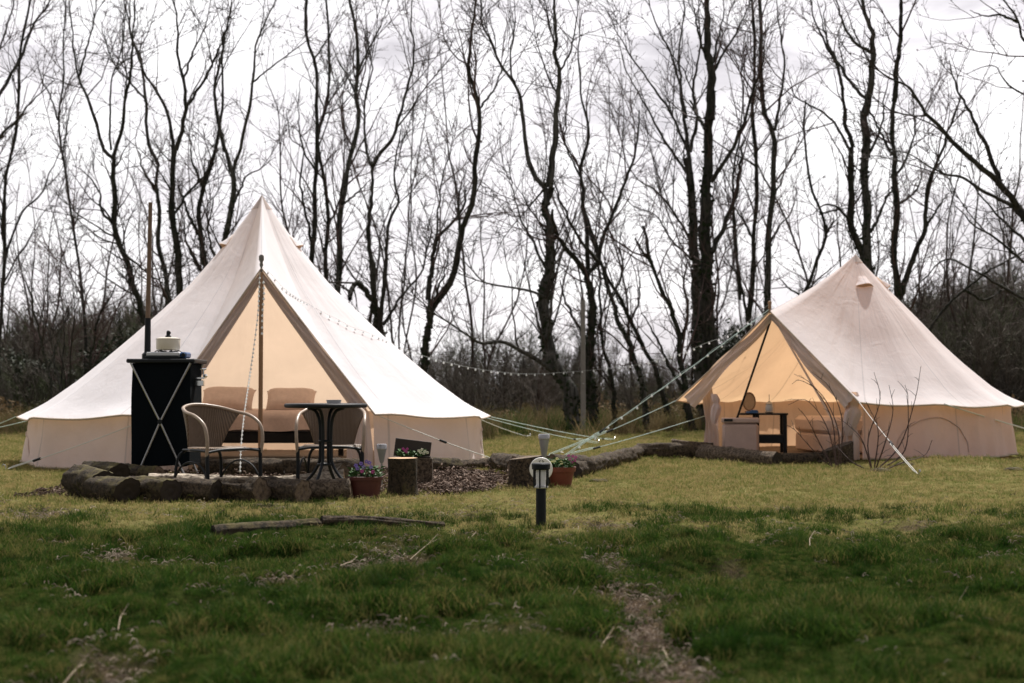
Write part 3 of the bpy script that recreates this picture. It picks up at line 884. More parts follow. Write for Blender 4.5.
H('bare tree with a swooping curved trunk and a long low branch reaching left', 27,
  [(21, 11, [(577, 432), (572, 396), (561, 376), (550, 355), (545, 326), (545, 297), (548, 267), (550, 238), (548, 209), (549, 187)], 0),
   (9, 3, [(549, 187), (553, 164), (555, 126), (557, 97), (559, 73), (555, 53), (556, 20), (552, -30)], 0),
   (3, 1, [(559, 73), (568, 56), (574, 38), (577, 15), (584, -20)], .6),
   (7, 1.8, [(548, 205), (544, 187), (536, 179), (527, 155), (525, 129), (521, 103), (515, 85), (500, 64), (492, 44), (483, 20), (478, -20)], 1),
   (3, 1, [(516, 88), (510, 60), (514, 30), (508, -10)], 0),
   (7, 2, [(558, 375), (544, 364), (523, 352), (503, 342), (482, 343), (467, 335), (444, 320), (432, 312)], -2),
   (4, 1.2, [(545, 297), (530, 291), (514, 288), (485, 282), (470, 268), (458, 255)], -1.5),
   (4, 1.2, [(547, 270), (532, 240), (520, 215), (513, 190), (508, 160)], 1), (3, 1, [(549, 180), (535, 200), (525, 205), (512, 195)], 1)])
H('forking bare tree directly behind the grey post, crossed by a slanting limb', 28,
  [(15, 10, [(594, 432), (590, 387), (591, 346), (592, 311), (588, 273)], 0),
   (8, 4, [(588, 275), (578, 262), (568, 250), (556, 232), (551, 210)], -1),
   (6, 2.5, [(588, 273), (597, 262), (602, 241), (611, 218), (619, 200), (628, 175), (636, 150), (640, 110)], 1),
   (6, 1.5, [(588, 270), (586, 229), (583, 205), (583, 193), (581, 173), (587, 144), (588, 129), (584, 108), (581, 88), (578, 56), (582, 10)], 0),
   (3, 1, [(582, 180), (571, 158), (565, 141), (566, 110), (562, 80)], 1),
   (5, 2, [(601, 264), (590, 252), (579, 238), (567, 215), (559, 198), (552, 175)], -.5), (5, 2, [(590, 345), (575, 320), (565, 300), (560, 280)], 1)])
H('thin curving bare tree leaning left, first stem right of the grey post', 29,
  [(6, 3, [(616, 432), (613, 392), (608, 364), (602, 340), (600, 308), (601, 280)], 0), (3, 1, [(601, 280), (596, 250), (600, 220), (598, 180)], .5)])
H('bare tree leaning left in a long slant, second stem right of the grey post', 28.5,
  [(8, 4, [(648, 432), (644, 393), (641, 376), (629, 346), (617, 317), (608, 288), (601, 262), (592, 235), (584, 205)], 0), (3, 1, [(612, 300), (622, 270), (620, 240), (626, 215)], .6)])
H('bare tree leaning left in a long slant, third stem right of the grey post', 30,
  [(7, 3.5, [(672, 432), (658, 376), (644, 349), (632, 323), (617, 294), (605, 270), (596, 250), (588, 225)], 0), (3, 1, [(632, 323), (640, 290), (636, 260)], -.5)])
H('snaggy bare tree with a snapped pointed top left of the twin tall trunks', 27.5,
  [(9, 4, [(694, 432), (687, 396), (680, 364), (679, 329), (667, 302), (655, 276), (649, 256), (646, 240), (643, 226)], 0),
   (5, 2, [(651, 262), (641, 250), (636, 238)], -.5), (5, 1.5, [(680, 345), (688, 310), (684, 280), (690, 250)], .7), (5, 1.5, [(682, 390), (664, 355), (649, 323), (640, 312)], -.6)])
H('tall bare tree spreading into a fan of fine limbs, left of the twin tall trunks', 30,
  [(15, 12, [(704, 432), (700, 376), (698, 332), (696, 273), (692, 229), (691, 187), (689, 158)], 0),
   (5, 1.3, [(690, 160), (684, 117), (680, 79), (679, 50), (684, 10), (682, -30)], 1),
   (4, 1.2, [(689, 155), (673, 117), (658, 94), (634, 61), (620, 38), (606, 10)], .5),
   (4, 1.2, [(690, 180), (662, 135), (644, 102), (626, 70), (618, 40)], -1), (5, 1.3, [(690, 152), (696, 120), (694, 85), (700, 50), (698, 0)], -.5),
   (4, 1.2, [(686, 118), (673, 59), (661, 35), (650, 5), (645, -30)], 1.5), (4, 1, [(694, 250), (676, 215), (655, 190), (636, 178), (618, 150)], -1),
   (3, 1, [(695, 262), (672, 240), (655, 215), (632, 205), (620, 180)], 1)])
H('thickest tall straight bare tree, rising between the two tents', 28.5,
  [(22, 14, [(710, 432), (709, 382), (708, 317), (707, 258), (706, 200), (708, 158), (710, 117)], 0),
   (13, 7, [(710, 120), (711, 79), (708, 44), (707, 15), (706, -25)], 0),
   (4, 1.2, [(711, 79), (720, 59), (735, 35), (747, 9), (752, -20)], 1), (5, 3, [(706, 130), (696, 112), (690, 100)], 1),
   (6, 1.5, [(711, 182), (723, 164), (738, 138), (752, 94), (761, 70), (765, 40)], -1),
   (7, 3, [(711, 253), (723, 229), (734, 200), (740, 165), (744, 140)], .8), (4, 1, [(710, 75), (717, 44), (723, 18), (726, -15)], .5), (4, 1, [(707, 60), (698, 30), (690, -10)], 0)])
H('bare tree half hidden by undergrowth just right of the thickest trunk', 32,
  [(8, 4, [(752, 432), (750, 370), (749, 312), (752, 268), (755, 224), (756, 180), (754, 132), (752, 100), (756, 50), (752, -20)], 0),
   (4, 1.2, [(740, 300), (733, 193), (735, 164), (741, 129), (742, 97), (741, 67), (746, 30)], 0), (4, 1.2, [(754, 240), (740, 215), (728, 200)], .5), (4, 1.5, [(750, 330), (738, 270), (733, 230), (733, 193)], 0)])
H('dark bare tree rising behind the porch peak of the smaller tent', 29,
  [(10, 5, [(764, 432), (765, 370), (766, 309), (768, 268), (769, 224), (774, 182), (774, 141), (768, 120), (762, 108), (761, 67), (761, 29), (758, -30)], 0),
   (4, 1, [(775, 130), (780, 100), (784, 59), (777, 9), (780, -25)], 1), (3, 1, [(768, 250), (780, 225), (790, 215), (797, 190)], .5), (3, 1, [(772, 200), (785, 170), (786, 140)], 1)])
H('crooked thin bare tree bending right then left above the smaller tent slope', 30,
  [(6, 3, [(780, 432), (784, 370), (792, 320), (803, 297), (815, 268), (825, 239), (823, 220), (812, 190), (808, 170), (804, 140), (806, 100)], 0),
   (3, 1, [(825, 236), (832, 224), (834, 215)], 0), (3, 1, [(803, 297), (785, 285), (776, 270)], 0), (3, 1, [(820, 214), (838, 210), (850, 218)], .5)])
H('many limbed bare tree behind the left of the smaller tent peak', 30,
  [(14, 9, [(868, 432), (868, 340), (864, 262), (856, 235), (853, 224), (851, 176), (853, 147)], 0),
   (6, 1.5, [(853, 147), (844, 117), (841, 76), (828, 50), (815, 20), (808, -20)], .8), (4, 1.2, [(850, 150), (829, 117), (809, 105), (794, 94), (788, 70)], -1),
   (4, 1.2, [(852, 224), (838, 208), (824, 205), (812, 215)], -.5), (4, 1, [(843, 90), (835, 59), (826, 35), (824, -5)], 1)])
H('tall bare tree directly behind the smaller tent peak with crossing upper limbs', 29,
  [(14, 12, [(874, 432), (874, 340), (868, 256), (865, 209), (865, 158), (865, 111)], 0),
   (10, 4, [(865, 115), (870, 88), (872, 59), (873, 35), (866, 15), (856, -25)], 0), (5, 1.3, [(868, 100), (850, 82), (836, 59), (826, 38), (818, 0)], 1),
   (5, 1.3, [(872, 53), (853, 41), (841, 18), (832, -20)], -.6), (5, 2, [(868, 235), (880, 215), (888, 195), (896, 190)], .5), (4, 1, [(866, 160), (880, 130), (884, 100), (890, 70)], 1)])
H('straight bare tree with a curving right hand stem behind the smaller tent slope', 28,
  [(12, 7, [(906, 432), (900, 350), (898, 294), (895, 253), (897, 209), (894, 180), (892, 141), (894, 100)], 0),
   (7, 5, [(894, 102), (897, 64), (901, 29), (900, -25)], 0), (4, 1.5, [(892, 155), (877, 126), (868, 105), (864, 90)], .7),
   (8, 2.5, [(899, 300), (911, 262), (923, 233), (926, 198), (930, 180), (941, 152), (950, 126), (962, 95)], -.8),
   (4, 1, [(894, 180), (910, 150), (915, 120), (912, 90)], 1), (4, 1, [(897, 205), (916, 190), (925, 165)], .5), (4, 1, [(924, 230), (940, 205), (950, 190)], 0)])
H('large bare tree off the right edge with long limbs sweeping in to the left', 24,
  [(26, 15, [(1100, 440), (1085, 350), (1062, 280), (1036, 232), (1018, 208)], 0),
   (9, 2, [(1018, 208), (999, 182), (973, 161), (947, 135), (923, 108), (909, 88), (888, 76), (870, 60)], -1),
   (7, 1.8, [(1000, 184), (988, 152), (976, 126), (966, 105), (956, 88), (950, 60)], 1),
   (6, 1.5, [(1030, 224), (1010, 205), (988, 194), (964, 178), (941, 173), (911, 155), (895, 150)], 1),
   (5, 1.5, [(1045, 262), (1023, 239), (1004, 222), (988, 203), (975, 188), (966, 165)], 1.5),
   (5, 1.5, [(1055, 285), (1023, 262), (996, 239), (973, 224), (955, 205)], 0), (5, 1.5, [(1062, 310), (1023, 298), (996, 283), (970, 268), (947, 259), (928, 275), (911, 291)], 1)])
H('high forked branches of a bare tree rooted outside the top right corner', 26,
  [(14, 9, [(1120, 440), (1112, 280), (1088, 150), (1062, 90)], 0), (5, 2, [(1062, 90), (1036, 52), (1023, 38), (1017, 18), (1005, 0), (990, -25)], 0),
   (4, 1.2, [(1017, 22), (1000, 15), (984, 16), (970, 10)], 0), (4, 1.2, [(1075, 125), (1023, 94), (1005, 82), (996, 67), (982, 67), (968, 74)], 1)])
H('low arching bare branch tree at the right behind the smaller tent', 27,
  [(6, 2, [(918, 420), (922, 360), (929, 332), (947, 306), (967, 288), (988, 271), (1005, 262), (1025, 250)], 0), (4, 1.2, [(922, 345), (912, 320), (900, 300), (893, 285)], 0),
   (4, 1.2, [(965, 290), (985, 300), (1005, 290), (1022, 305)], .5)])

for i, (lab, Y, limbs, k) in enumerate(HERO):
    first = True; ls = []
    for (w0, w1, pts, dy) in limbs:
        a = L(Y, w0, w1, pts, dy)
        if first:
            p = a[0]; p[0, 2] = gzf(p[0, 0], p[0, 1]) - .05; first = False
        ls.append(a)
    build_tree('bare_tree', lab, ls, 500 + i, dens=.85, mat='bark_dark' if i % 3 else 'bark_grey', red=(i % 2 == 0), low=.22, fine=.9)

# slimmer trees scattered deeper in the wood: a few grown, then copied
def wild_tree(seed, h):
    r = random.Random(seed); ls = []
    for s in range(r.choice([1, 2, 2, 3])):
        p = Vector((r.uniform(-.15, .15), r.uniform(-.15, .15), -.05)); d = Vector((r.gauss(0, .16), r.gauss(0, .12), 1)); pts = [tuple(p)]
        n = 9
        for _ in range(n):
            d = (d + Vector((r.gauss(0, .14), r.gauss(0, .12), .12))).normalized(); p = p + d * (h / n) * r.uniform(.85, 1.1); pts.append(tuple(p))
        r0 = r.uniform(.028, .052); ls.append((np.array(pts), r0, .008, 0))
    return build_tree('bare_tree', 'slender bare tree deep in the wood beyond the front row of trunks', ls, seed, dens=.8, cat='tree',
                      group='slender bare trees deep in the wood', mat='bark_brown', pods=False, fine=.7, red=True, low=.2)
protos = [wild_tree(900 + i, h) for i, h in enumerate((8.5, 10, 7, 11.5, 9))]
kids = {p: list(p.children) for p in protos}
spots = []
q = random.Random(6)
for i in range(30):
    px = -30 + (i + q.uniform(.1, .9)) * 1090 / 30; Y = q.uniform(36, 52)
    spots.append(((px - 512) / FPX * Y, Y))
for i, (x, y) in enumerate(spots):
    p = protos[i % 5]
    if i < 5: o = p
    else:
        o = p.copy(); COL.objects.link(o)
        for c in kids[p]:
            d = c.copy(); COL.objects.link(d); d.parent = o
    o.location = (x, y, gzf(x, y)); o.rotation_euler = (0, 0, q.uniform(0, 6.28)); s = q.uniform(.8, 1.2); o.scale = (s, s, s)

# brushwood: far-off scrub that reads as one mass
def scrub_mesh(seed, h, ns, spread):
    r = np.random.default_rng(seed); q = random.Random(seed); P0 = []; R0 = []
    for _ in range(ns):
        p = np.array([q.gauss(0, spread), q.gauss(0, spread), -.05]); d = np.array([q.gauss(0, .25), q.gauss(0, .25), 1.0]); pts = [p]
        for _ in range(7):
            d = d + np.array([q.gauss(0, .16), q.gauss(0, .16), .08]); d /= np.linalg.norm(d); p = p + d * h / 7 * q.uniform(.7, 1.1); pts.append(p)
        P0.append(spline(pts, 10)); R0.append(np.linspace(q.uniform(.018, .034), .006, 10))
    P0 = np.array(P0); R0 = np.array(R0); t = TM(); t.add(*batch_tubes(P0, R0, 4))
    P1, R1 = grow(r, P0, R0, 4.2, .4, 1.5, 6, .08, 38, .06, .15, .6, .013, .0045)
    P2, R2 = grow(r, P1, R1, 4.5, .15, .7, 4, .1, 38, .05, .15, .6, .007, .004)
    t.add(*batch_tubes(P1, R1, 3)); t.add(*batch_tubes(P2, R2, 3))
    return t.mesh('scrub', M['scrub'], False)
M['scrub'] = grass_mat('scrub_twigs', (.048, .044, .037), (.125, .105, .088), (.058, .072, .032), .20, 0)
c_scrub = template_collection('scrub', [scrub_mesh(40 + i, 3.3, 9, .45) for i in range(5)])
pts = []; sc = []
q = random.Random(77)
def hprof(px):
    # wanted top of the scrub in the picture's terms -> height factor by bearing
    xs = [-60, 0, 60, 140, 200, 380, 450, 520, 600, 700, 760, 900, 950, 1024, 1090]
    hs = [325, 330, 318, 300, 310, 345, 345, 340, 350, 350, 318, 300, 290, 285, 280]
    return float(np.interp(px, xs, hs))
for i in range(900):
    Y = q.choice([q.uniform(33, 44), q.uniform(42, 60), q.uniform(58, 85)])
    px = q.uniform(-60, 1085) if q.random() < .8 else q.uniform(880, 1085); x = (px - 512) / FPX * Y
    top = hprof(px) + q.gauss(6, 12); h = (390 - top) / FPX * Y + .8
    if Y < 44: h *= q.uniform(.5, .95)
    if abs(x - 1.65) < .8 and Y < 36: continue
    if 330 < px < 720 and q.random() < .45: continue
    pts.append((x, Y, gzf(x, Y))); sc.append(h / 3.3)
scatter('undergrowth', 'dense leafless brown scrub filling the wood behind the trees', np.array(pts), np.array(sc), c_scrub, .05)

# low bramble and ivy cover among the trunks
def bramble_mesh(seed):
    r = np.random.default_rng(seed); n = 900
    u = r.normal(size=(n, 3)); u /= np.linalg.norm(u, axis=1, keepdims=True); rad = r.uniform(.45, 1.05, n)[:, None]
    c = u * rad * np.array([1, .8, .55]); c[:, 2] = np.abs(c[:, 2])
    a = r.normal(size=(n, 3)); a /= np.linalg.norm(a, axis=1, keepdims=True); b = np.cross(a, u); b /= np.linalg.norm(b, axis=1, keepdims=True) + 1e-9
    s = r.uniform(.025, .06, n)[:, None]
    V = np.stack([c - a * s, c + b * s * .6, c + a * s, c - b * s * .6], 1).reshape(-1, 3)
    F = np.arange(n * 4).reshape(n, 4)
    return mesh_from('bramble', V, F, M['bramble'], False)
M['bramble'] = grass_mat('bramble_leaves', (.030, .030, .014), (.075, .060, .030), (.16, .11, .06), .45, .2)
c_br = template_collection('bramble', [bramble_mesh(60 + i) for i in range(4)])
pts = []; sc = []
for i in range(420):
    Y = q.choice([q.uniform(31, 38), q.uniform(36, 55), q.uniform(55, 80)]); px = q.uniform(-60, 1085); x = (px - 512) / FPX * Y
    if abs(x - 1.65 * Y / 34) < .9 and Y < 35: continue
    s = q.uniform(.4, 1.0) * (1 + max(0, Y - 36) / 30)
    if px < 160 or px > 900: s *= 1.35
    pts.append((x, Y, gzf(x, Y) - .05)); sc.append(s)
scatter('bramble', 'low dark tangle of bramble under the trees', np.array(pts), np.array(sc), c_br, .1)

def holly(label, px, Y, w_, h_, seed):
    r = np.random.default_rng(seed); n = 5200
    x = (px - 512) / FPX * Y; z0 = gzf(x, Y)
    root = empty('evergreen_bush', (x, Y, z0), 0, label, 'bush')
    ncl = 26; cc = r.normal(size=(ncl, 3)); cc /= np.linalg.norm(cc, axis=1, keepdims=True); cc *= r.uniform(.2, .8, ncl)[:, None]
    k = r.integers(0, ncl, n); c = cc[k] + r.normal(size=(n, 3)) * .16
    c = c * np.array([w_ / 2, w_ / 2.4, h_ / 2]) + np.array([0, 0, h_ * .5]); c[:, 2] = np.abs(c[:, 2])
    a = r.normal(size=(n, 3)); a /= np.linalg.norm(a, axis=1, keepdims=True); u = r.normal(size=(n, 3)); b = np.cross(a, u); b /= np.linalg.norm(b, axis=1, keepdims=True)
    s = r.uniform(.03, .075, n)[:, None]
    V = np.stack([c - a * s, c + b * s * .55, c + a * s, c - b * s * .55], 1).reshape(-1, 3)
    link('foliage', mesh_from('foliage', V, np.arange(n * 4).reshape(n, 4), M['evergreen'], False), root)
    b = MB()
    for i in range(7):
        t = cc[i] * np.array([w_ / 2, w_ / 2.4, h_ / 2]) + np.array([0, 0, h_ * .5])
        b.tube([(0, 0, -.05), (t[0] * .3, t[1] * .3, t[2] * .5), tuple(t)], [.05, .03, .01], 6)
    b.build('stem', M['bark_dark'], root)
M['evergreen'] = simple('evergreen_leaf', (.022, .030, .014), .8, scale=2, bmp=0, var=.5)
holly('dark evergreen bush beyond the left slope of the larger tent, below the leaning tree', 128, 34, 3.0, 2.6, 1)
holly('dark evergreen bush by the left edge of the wood', 30, 37, 3.4, 1.9, 2)
holly('dark evergreen mound between the thick trunk and the smaller tent porch', 742, 33, 2.2, 2.5, 3)
# ------------------------------------------------------------------ tents
TREES_DONE = True
def lerp(a, b, t): return a + (b - a) * t

def make_tent(label, cx, cy, zb, R, Hh, hem_z, prof, dirdeg, aL, aR, apex_r, apex_z, eL, eR, mats, wall_r, hemlift, guys, seed, ridge_sag, vents, windows, flaps, bundles=()):
    """aL / aR: half angles (deg) of the opening to the left / right (seen from outside);
    eL, eR: radius at which the opening's two hem corners are pulled out."""
    root = empty('bell_tent', (cx, cy, zb), 0, label, 'tent')
    r_ = random.Random(seed)
    D = math.radians(dirdeg); tL = D - math.radians(aL); tR = D + math.radians(aR)
    px_, pz_ = zip(*prof)
    def cone(th, t):
        """point on the plain cone at angle th, t = radius fraction"""
        # distance to nearest guy point angle -> pulled corners
        k = guys / (2 * PI); f = abs(((th - D) * k) % 1 - .5) * 2      # 1 at guy points, 0 between
        f = f ** 1.6
        rr = R * t * (1 + (.05 * f - .025) * t ** 3)
        drop = np.interp(t, px_, pz_)
        z = Hh - (Hh - hem_z) * drop
        front = max(0, math.cos(th - D)) ** 2
        z += hemlift * front * t ** 2
        z += (-.022 + .03 * f) * sstep(.75, 1, t) + .0
        # slack between seams
        z -= .03 * (1 - f) * math.sin(PI * min(1, t)) 
        return Vector((rr * math.cos(th), rr * math.sin(th), float(z)))
    A = Vector((apex_r * math.cos(D), apex_r * math.sin(D), apex_z))
    top = Vector((0, 0, Hh))
    def corner(th, e):
        c = cone(th, 1); s = e / math.hypot(c.x, c.y); return Vector((c.x * s, c.y * s, c.z + .01))
    CL = corner(tL, eL); CR = corner(tR, eR)
    NT = 26
    V = []; UV = []; F = []; rows = []
    # columns: cone from tR round to tL, then porch panels tL -> ridge -> tR
    cols = []
    nc = 84
    span = 2 * PI - (tR - tL)
    for j in range(nc + 1):
        th = tR + span * j / nc
        cols.append(('c', th, (th - D) / (2 * PI)))
    npn = 12
    for j in range(1, npn + 1): cols.append(('L', j / npn, 0))
    for j in range(1, npn): cols.append(('R', j / npn, 0))
    def edge_pt(side, t):
        th = tL if side == 'L' else tR; C = CL if side == 'L' else CR
        base = cone(th, t); bl = float(sstep(.55, 1, t)); end = cone(th, 1)
        return base + (C - end) * bl
    def ridge(t):
        p = top.lerp(A, t); p.z -= ridge_sag * math.sin(PI * t) * (1.15 - .3 * t); return p
    for kind, a, _ in cols:
        col = []
        for i in range(NT + 1):
            t = i / NT
            if kind == 'c':
                p = cone(a, t)
                # blend to pulled corner close to the opening
                for th0, C in ((tR, CR), (tL + 2 * PI, CL)):
                    dd = abs(a - th0); wgt = max(0, 1 - dd / .35) ** 2 * float(sstep(.55, 1, t))
                    if wgt > 0:
                        end = cone(th0, 1); p = p + (C - end) * wgt
                u = (a - D) / (2 * PI)
            else:
                if kind == 'L': s = a; E = edge_pt('L', t); p = E.lerp(ridge(t), s); u = -.5 * (aL / 180) * (1 - s) 
                else: s = a; E = edge_pt('R', t); p = ridge(t).lerp(E, s); u = .5 * (aR / 180) * s
                sag = .05 * math.sin(PI * s) * t * (1 - .35 * t)
                nrm = Vector((math.cos(D), math.sin(D), .6)).normalized(); p = p - nrm * sag * .6
            col.append(len(V)); V.append(p); UV.append((u, t))
        rows.append(col)
    nC = len(rows)
    for j in range(nC):
        a = rows[j]; b = rows[(j + 1) % nC]
        for i in range(NT):
            F.append((a[i], a[i + 1], b[i + 1], b[i]))
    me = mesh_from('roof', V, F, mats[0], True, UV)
    roof = link('roof', me, root)
    # fix seam smoothing at apex & porch ridge is natural
    hem = [V[c[-1]] for c in rows]
    b = MB()
    hp = [h + Vector((0, 0, -.006)) for h in hem]
    b.tube(hp, .010, 6, closed=True); b.build('hem_binding', M['edge'], roof)
    # bright peak cap
    cap = MB(); capV = []
    for j in range(20):
        th = j * 2 * PI / 20
        capV.append([cone(th, t) + Vector((0, 0, .008)) for t in (0.0, .02, .045)])
    vv = [p for c in capV for p in c]; ff = []
    for j in range(20):
        a = j * 3; d = ((j + 1) % 20) * 3
        ff += [(a, a + 1, d + 1, d), (a + 1, a + 2, d + 2, d + 1)]
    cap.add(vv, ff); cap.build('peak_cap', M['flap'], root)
    # wall
    V = []; UV = []; F = []; NW = 8; nW = 150
    th0 = tR + .02; th1 = tL + 2 * PI - .02
    for j in range(nW + 1):
        th = th0 + (th1 - th0) * j / nW
        tp = cone(th, wall_r); tz = cone(th, 1).z + .03
        for i in range(NW + 1):
            v = i / NW
            wv = .016 * math.sin(th * 31 + 2 * math.sin(th * 7)) * (.3 + v) + .010 * math.sin(th * 73 + v * 5)
            fold = .022 * (fbm(th * 4, v * 1.7, seed) - .5)
            rr = math.hypot(tp.x, tp.y) + .05 * v ** 1.6 + wv + float(fold)
            V.append(Vector((rr * math.cos(th), rr * math.sin(th), tz * (1 - v) + .0 * v))); UV.append(((th - D) / (2 * PI), v))
    for j in range(nW):
        for i in range(NW):
            a = j * (NW + 1) + i; F.append((a, a + 1, a + NW + 2, a + NW + 1))
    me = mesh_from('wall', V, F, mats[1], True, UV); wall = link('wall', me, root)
    # mud valance along the bottom
    b = MB(); ring = []
    for j in range(nW + 1):
        q_ = V[j * (NW + 1) + NW]; s = 1.004; ring.append(Vector((q_.x * s, q_.y * s, .012)))
    b.tube(ring, .012, 5); b.build('base_tape', M['edge'], wall)
    # groundsheet
    b = MB(); rg = wall_r * R - .04
    b.lathe([(rg, .004), (rg, .012), (0.0001, .012)], k=48); b.build('groundsheet', M['ground_sheet'], root)
    # windows: sewn half ellipse piping on the wall
    for dth in windows:
        th = D + math.radians(dth); pts = []
        for i in range(25):
            a = PI * i / 24; tt = th + math.cos(a) * .26; hh = .07 + (hem_z * .66) * math.sin(a)
            v = 1 - hh / (cone(tt, 1).z + .03)
            wv = .016 * math.sin(tt * 31 + 2 * math.sin(tt * 7)) * (.3 + v) + .010 * math.sin(tt * 73 + v * 5)
            tp = cone(tt, wall_r)
            rr = math.hypot(tp.x, tp.y) + .05 * max(0, v) ** 1.6 + wv + float(.022 * (fbm(tt * 4, v * 1.7, seed) - .5)) + .008
            pts.append(Vector((rr * math.cos(tt), rr * math.sin(tt), hh)))
        b = MB(); b.tube(pts, .006, 6); b.build('window_piping', mats[1], wall)
    # vents near the top: little arched hoods
    for dth in vents:
        th = D + math.radians(dth); V2 = []; F2 = []; uv2 = []
        for i in range(13):
            s = i / 12 * 2 - 1
            for k_ in range(6):
                v = k_ / 5; t = .125 + (.040 if R > 2.2 else .065) * v
                tt = th + s * .34 * (.55 + .45 * v) * .9
                p = cone(tt, t)
                out = Vector((math.cos(th), math.sin(th), .35)).normalized()
                p = p + out * (.010 + (.045 if R > 2.2 else .045) * v ** 1.3 * (1 - s * s)) + Vector((0, 0, .02 * v * (1 - s * s)))
                V2.append(p); uv2.append((s * .02, v))
        for i in range(12):
            for k_ in range(5):
                a = i * 6 + k_; F2.append((a, a + 1, a + 7, a + 6))
        link('vent_hood', mesh_from('vent_hood', V2, F2, mats[0], True, uv2), roof)
        b = MB(); V3 = []
        for i in range(13):
            s = i / 12 * 2 - 1; lo = cone(th + s * .30, .168 if R > 2.2 else .193) + Vector((math.cos(th), math.sin(th), .5)) * .006; V3.append(lo); V3.append(Vector(V2[i * 6 + 5]) - Vector((0, 0, .004)))
        b.add(V3, [(2 * i, 2 * i + 1, 2 * i + 3, 2 * i + 2) for i in range(12)]); b.build('vent_mesh', M['terra_vent'], roof)
    # doors: rolled back canvas along both slanted edges, and gathered flaps hanging to the ground
    inward = Vector((-math.cos(D), -math.sin(D), 0))
    for side, C, f in (('L', CL, flaps[0]), ('R', CR, flaps[1])):
        sgn = -1 if side == 'L' else 1
        pts = []; rad = []
        lat = (C - A); lat.normalize()
        toC = Vector((-math.sin(D), math.cos(D), 0)) * (-1 if side == 'L' else 1)   # direction from centreline to this side
        for i in range(22):
            t = i / 21; p = A.lerp(C, t * .93 + .01)
            w_ = .022 + f['roll'] * t ** .7
            p = p + Vector((0, 0, -.03 - w_ * .55)) - toC * w_ * .9 + inward * (.03 + .03 * math.sin(t * 9))
            pts.append(p); rad.append(w_)
        # flattened strip of folded cloth
        V4 = []; F4 = []; uv4 = []
        for i, (p, w_) in enumerate(zip(pts, rad)):
            for j in range(9):
                s = j / 8 * 2 - 1
                nrm = toC.lerp(Vector((0, 0, 1)), .5).normalized()
                off = nrm * s * w_ * 1.25 + inward * (.022 * math.sin(j * 2.4 + i * .35) - .02 * (1 - s * s))
                V4.append(p + off); uv4.append((j / 8 * .05, i / 21))
        for i in range(21):
            for j in range(8):
                a = i * 9 + j; F4.append((a, a + 1, a + 10, a + 9))
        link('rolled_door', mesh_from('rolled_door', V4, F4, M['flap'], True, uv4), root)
        # hanging gathered flap
        V5 = []; F5 = []; uv5 = []; nj = 22; ni = 16
        w0 = f['w']
        pw = cone(tL if side == 'L' else tR, wall_r); Cw = pw.lerp(C, .45); Cw.z = C.z + (pw.z - C.z) * .4 - .01
        st = Cw.lerp(A, w0); en = Vector((Cw.x, Cw.y, 0)) * 1.0
        en.x *= f['er']; en.y *= f['er']
        for i in range(ni + 1):
            v = i / ni
            for j in range(nj + 1):
                s = j / nj
                tp = st.lerp(Cw, s) * .985; tp.z = st.lerp(Cw, s).z
                cin = f['cinch'] * math.exp(-((v - f['tie']) / .16) ** 2)
                bt = en - toC * (1 - s) * f['bw']
                tz = tp.z * (1 - v) + .01
                q_ = Vector((lerp(tp.x, bt.x, min(1, v * 1.5)), lerp(tp.y, bt.y, min(1, v * 1.5)), tz))
                mid = Vector((lerp(tp.x, en.x, .7), lerp(tp.y, en.y, .7), tz)) - toC * f['bw'] * .3
                q_ = q_.lerp(mid, cin)
                amp = f['fold'] * min(1, v * 3) * (1 - cin * .5)
                q_ += inward * amp * (math.sin(s * 21 + v * 1.5) + .5 * math.sin(s * 43 + 1 + v * 3)) * .5
                V5.append(q_); uv5.append((s * .05, v))
        for i in range(ni):
            for j in range(nj):
                a = i * (nj + 1) + j; F5.append((a, a + 1, a + nj + 2, a + nj + 1))
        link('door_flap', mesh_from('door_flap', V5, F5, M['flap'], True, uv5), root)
    # the rest of each door leaf, rolled into a bundle and tied to the hem corner
    for q0, q1, rb in bundles:
        q0 = Vector(q0) - Vector((cx, cy, zb)); q1 = Vector(q1) - Vector((cx, cy, zb)); V6 = []; F6 = []; uv6 = []; kk = 30; nn = 18
        for i in range(nn + 1):
            t = i / nn; c = q0.lerp(q1, t) + Vector((.02 * math.sin(t * 5), 0, 0))
            rr = rb * (.35 + 1.0 * math.sin(PI * min(1, t * .9 + .08)) ** .8) * (1 - .45 * math.exp(-((t - .32) / .07) ** 2)) + .004
            for j in range(kk):
                a = 2 * PI * j / kk
                f = 1 + .13 * math.sin(a * 5 + t * 3) + .07 * math.sin(a * 9 - t * 5)
                V6.append(c + Vector((math.cos(a) * rr * f, math.sin(a) * rr * f * .8, 0))); uv6.append((j / kk * .08, t))
        for i in range(nn):
            for j in range(kk): F6.append((i * kk + j, i * kk + (j + 1) % kk, (i + 1) * kk + (j + 1) % kk, (i + 1) * kk + j))
        link('tied_door_bundle', mesh_from('tied_door_bundle', V6, F6, mats[1], True, uv6), root)
    # centre pole
    b = MB(); b.tube([(0, 0, .01), (0, 0, Hh - .03)], .018, 10); b.build('centre_pole', M['steel'], root)
    return root, dict(A=A, CL=CL, CR=CR, cone=cone, D=D, org=Vector((cx, cy, zb)))

M['terra_vent'] = simple('vent_mesh_cloth', (.45, .26, .16), .9, scale=40, bmp=0)

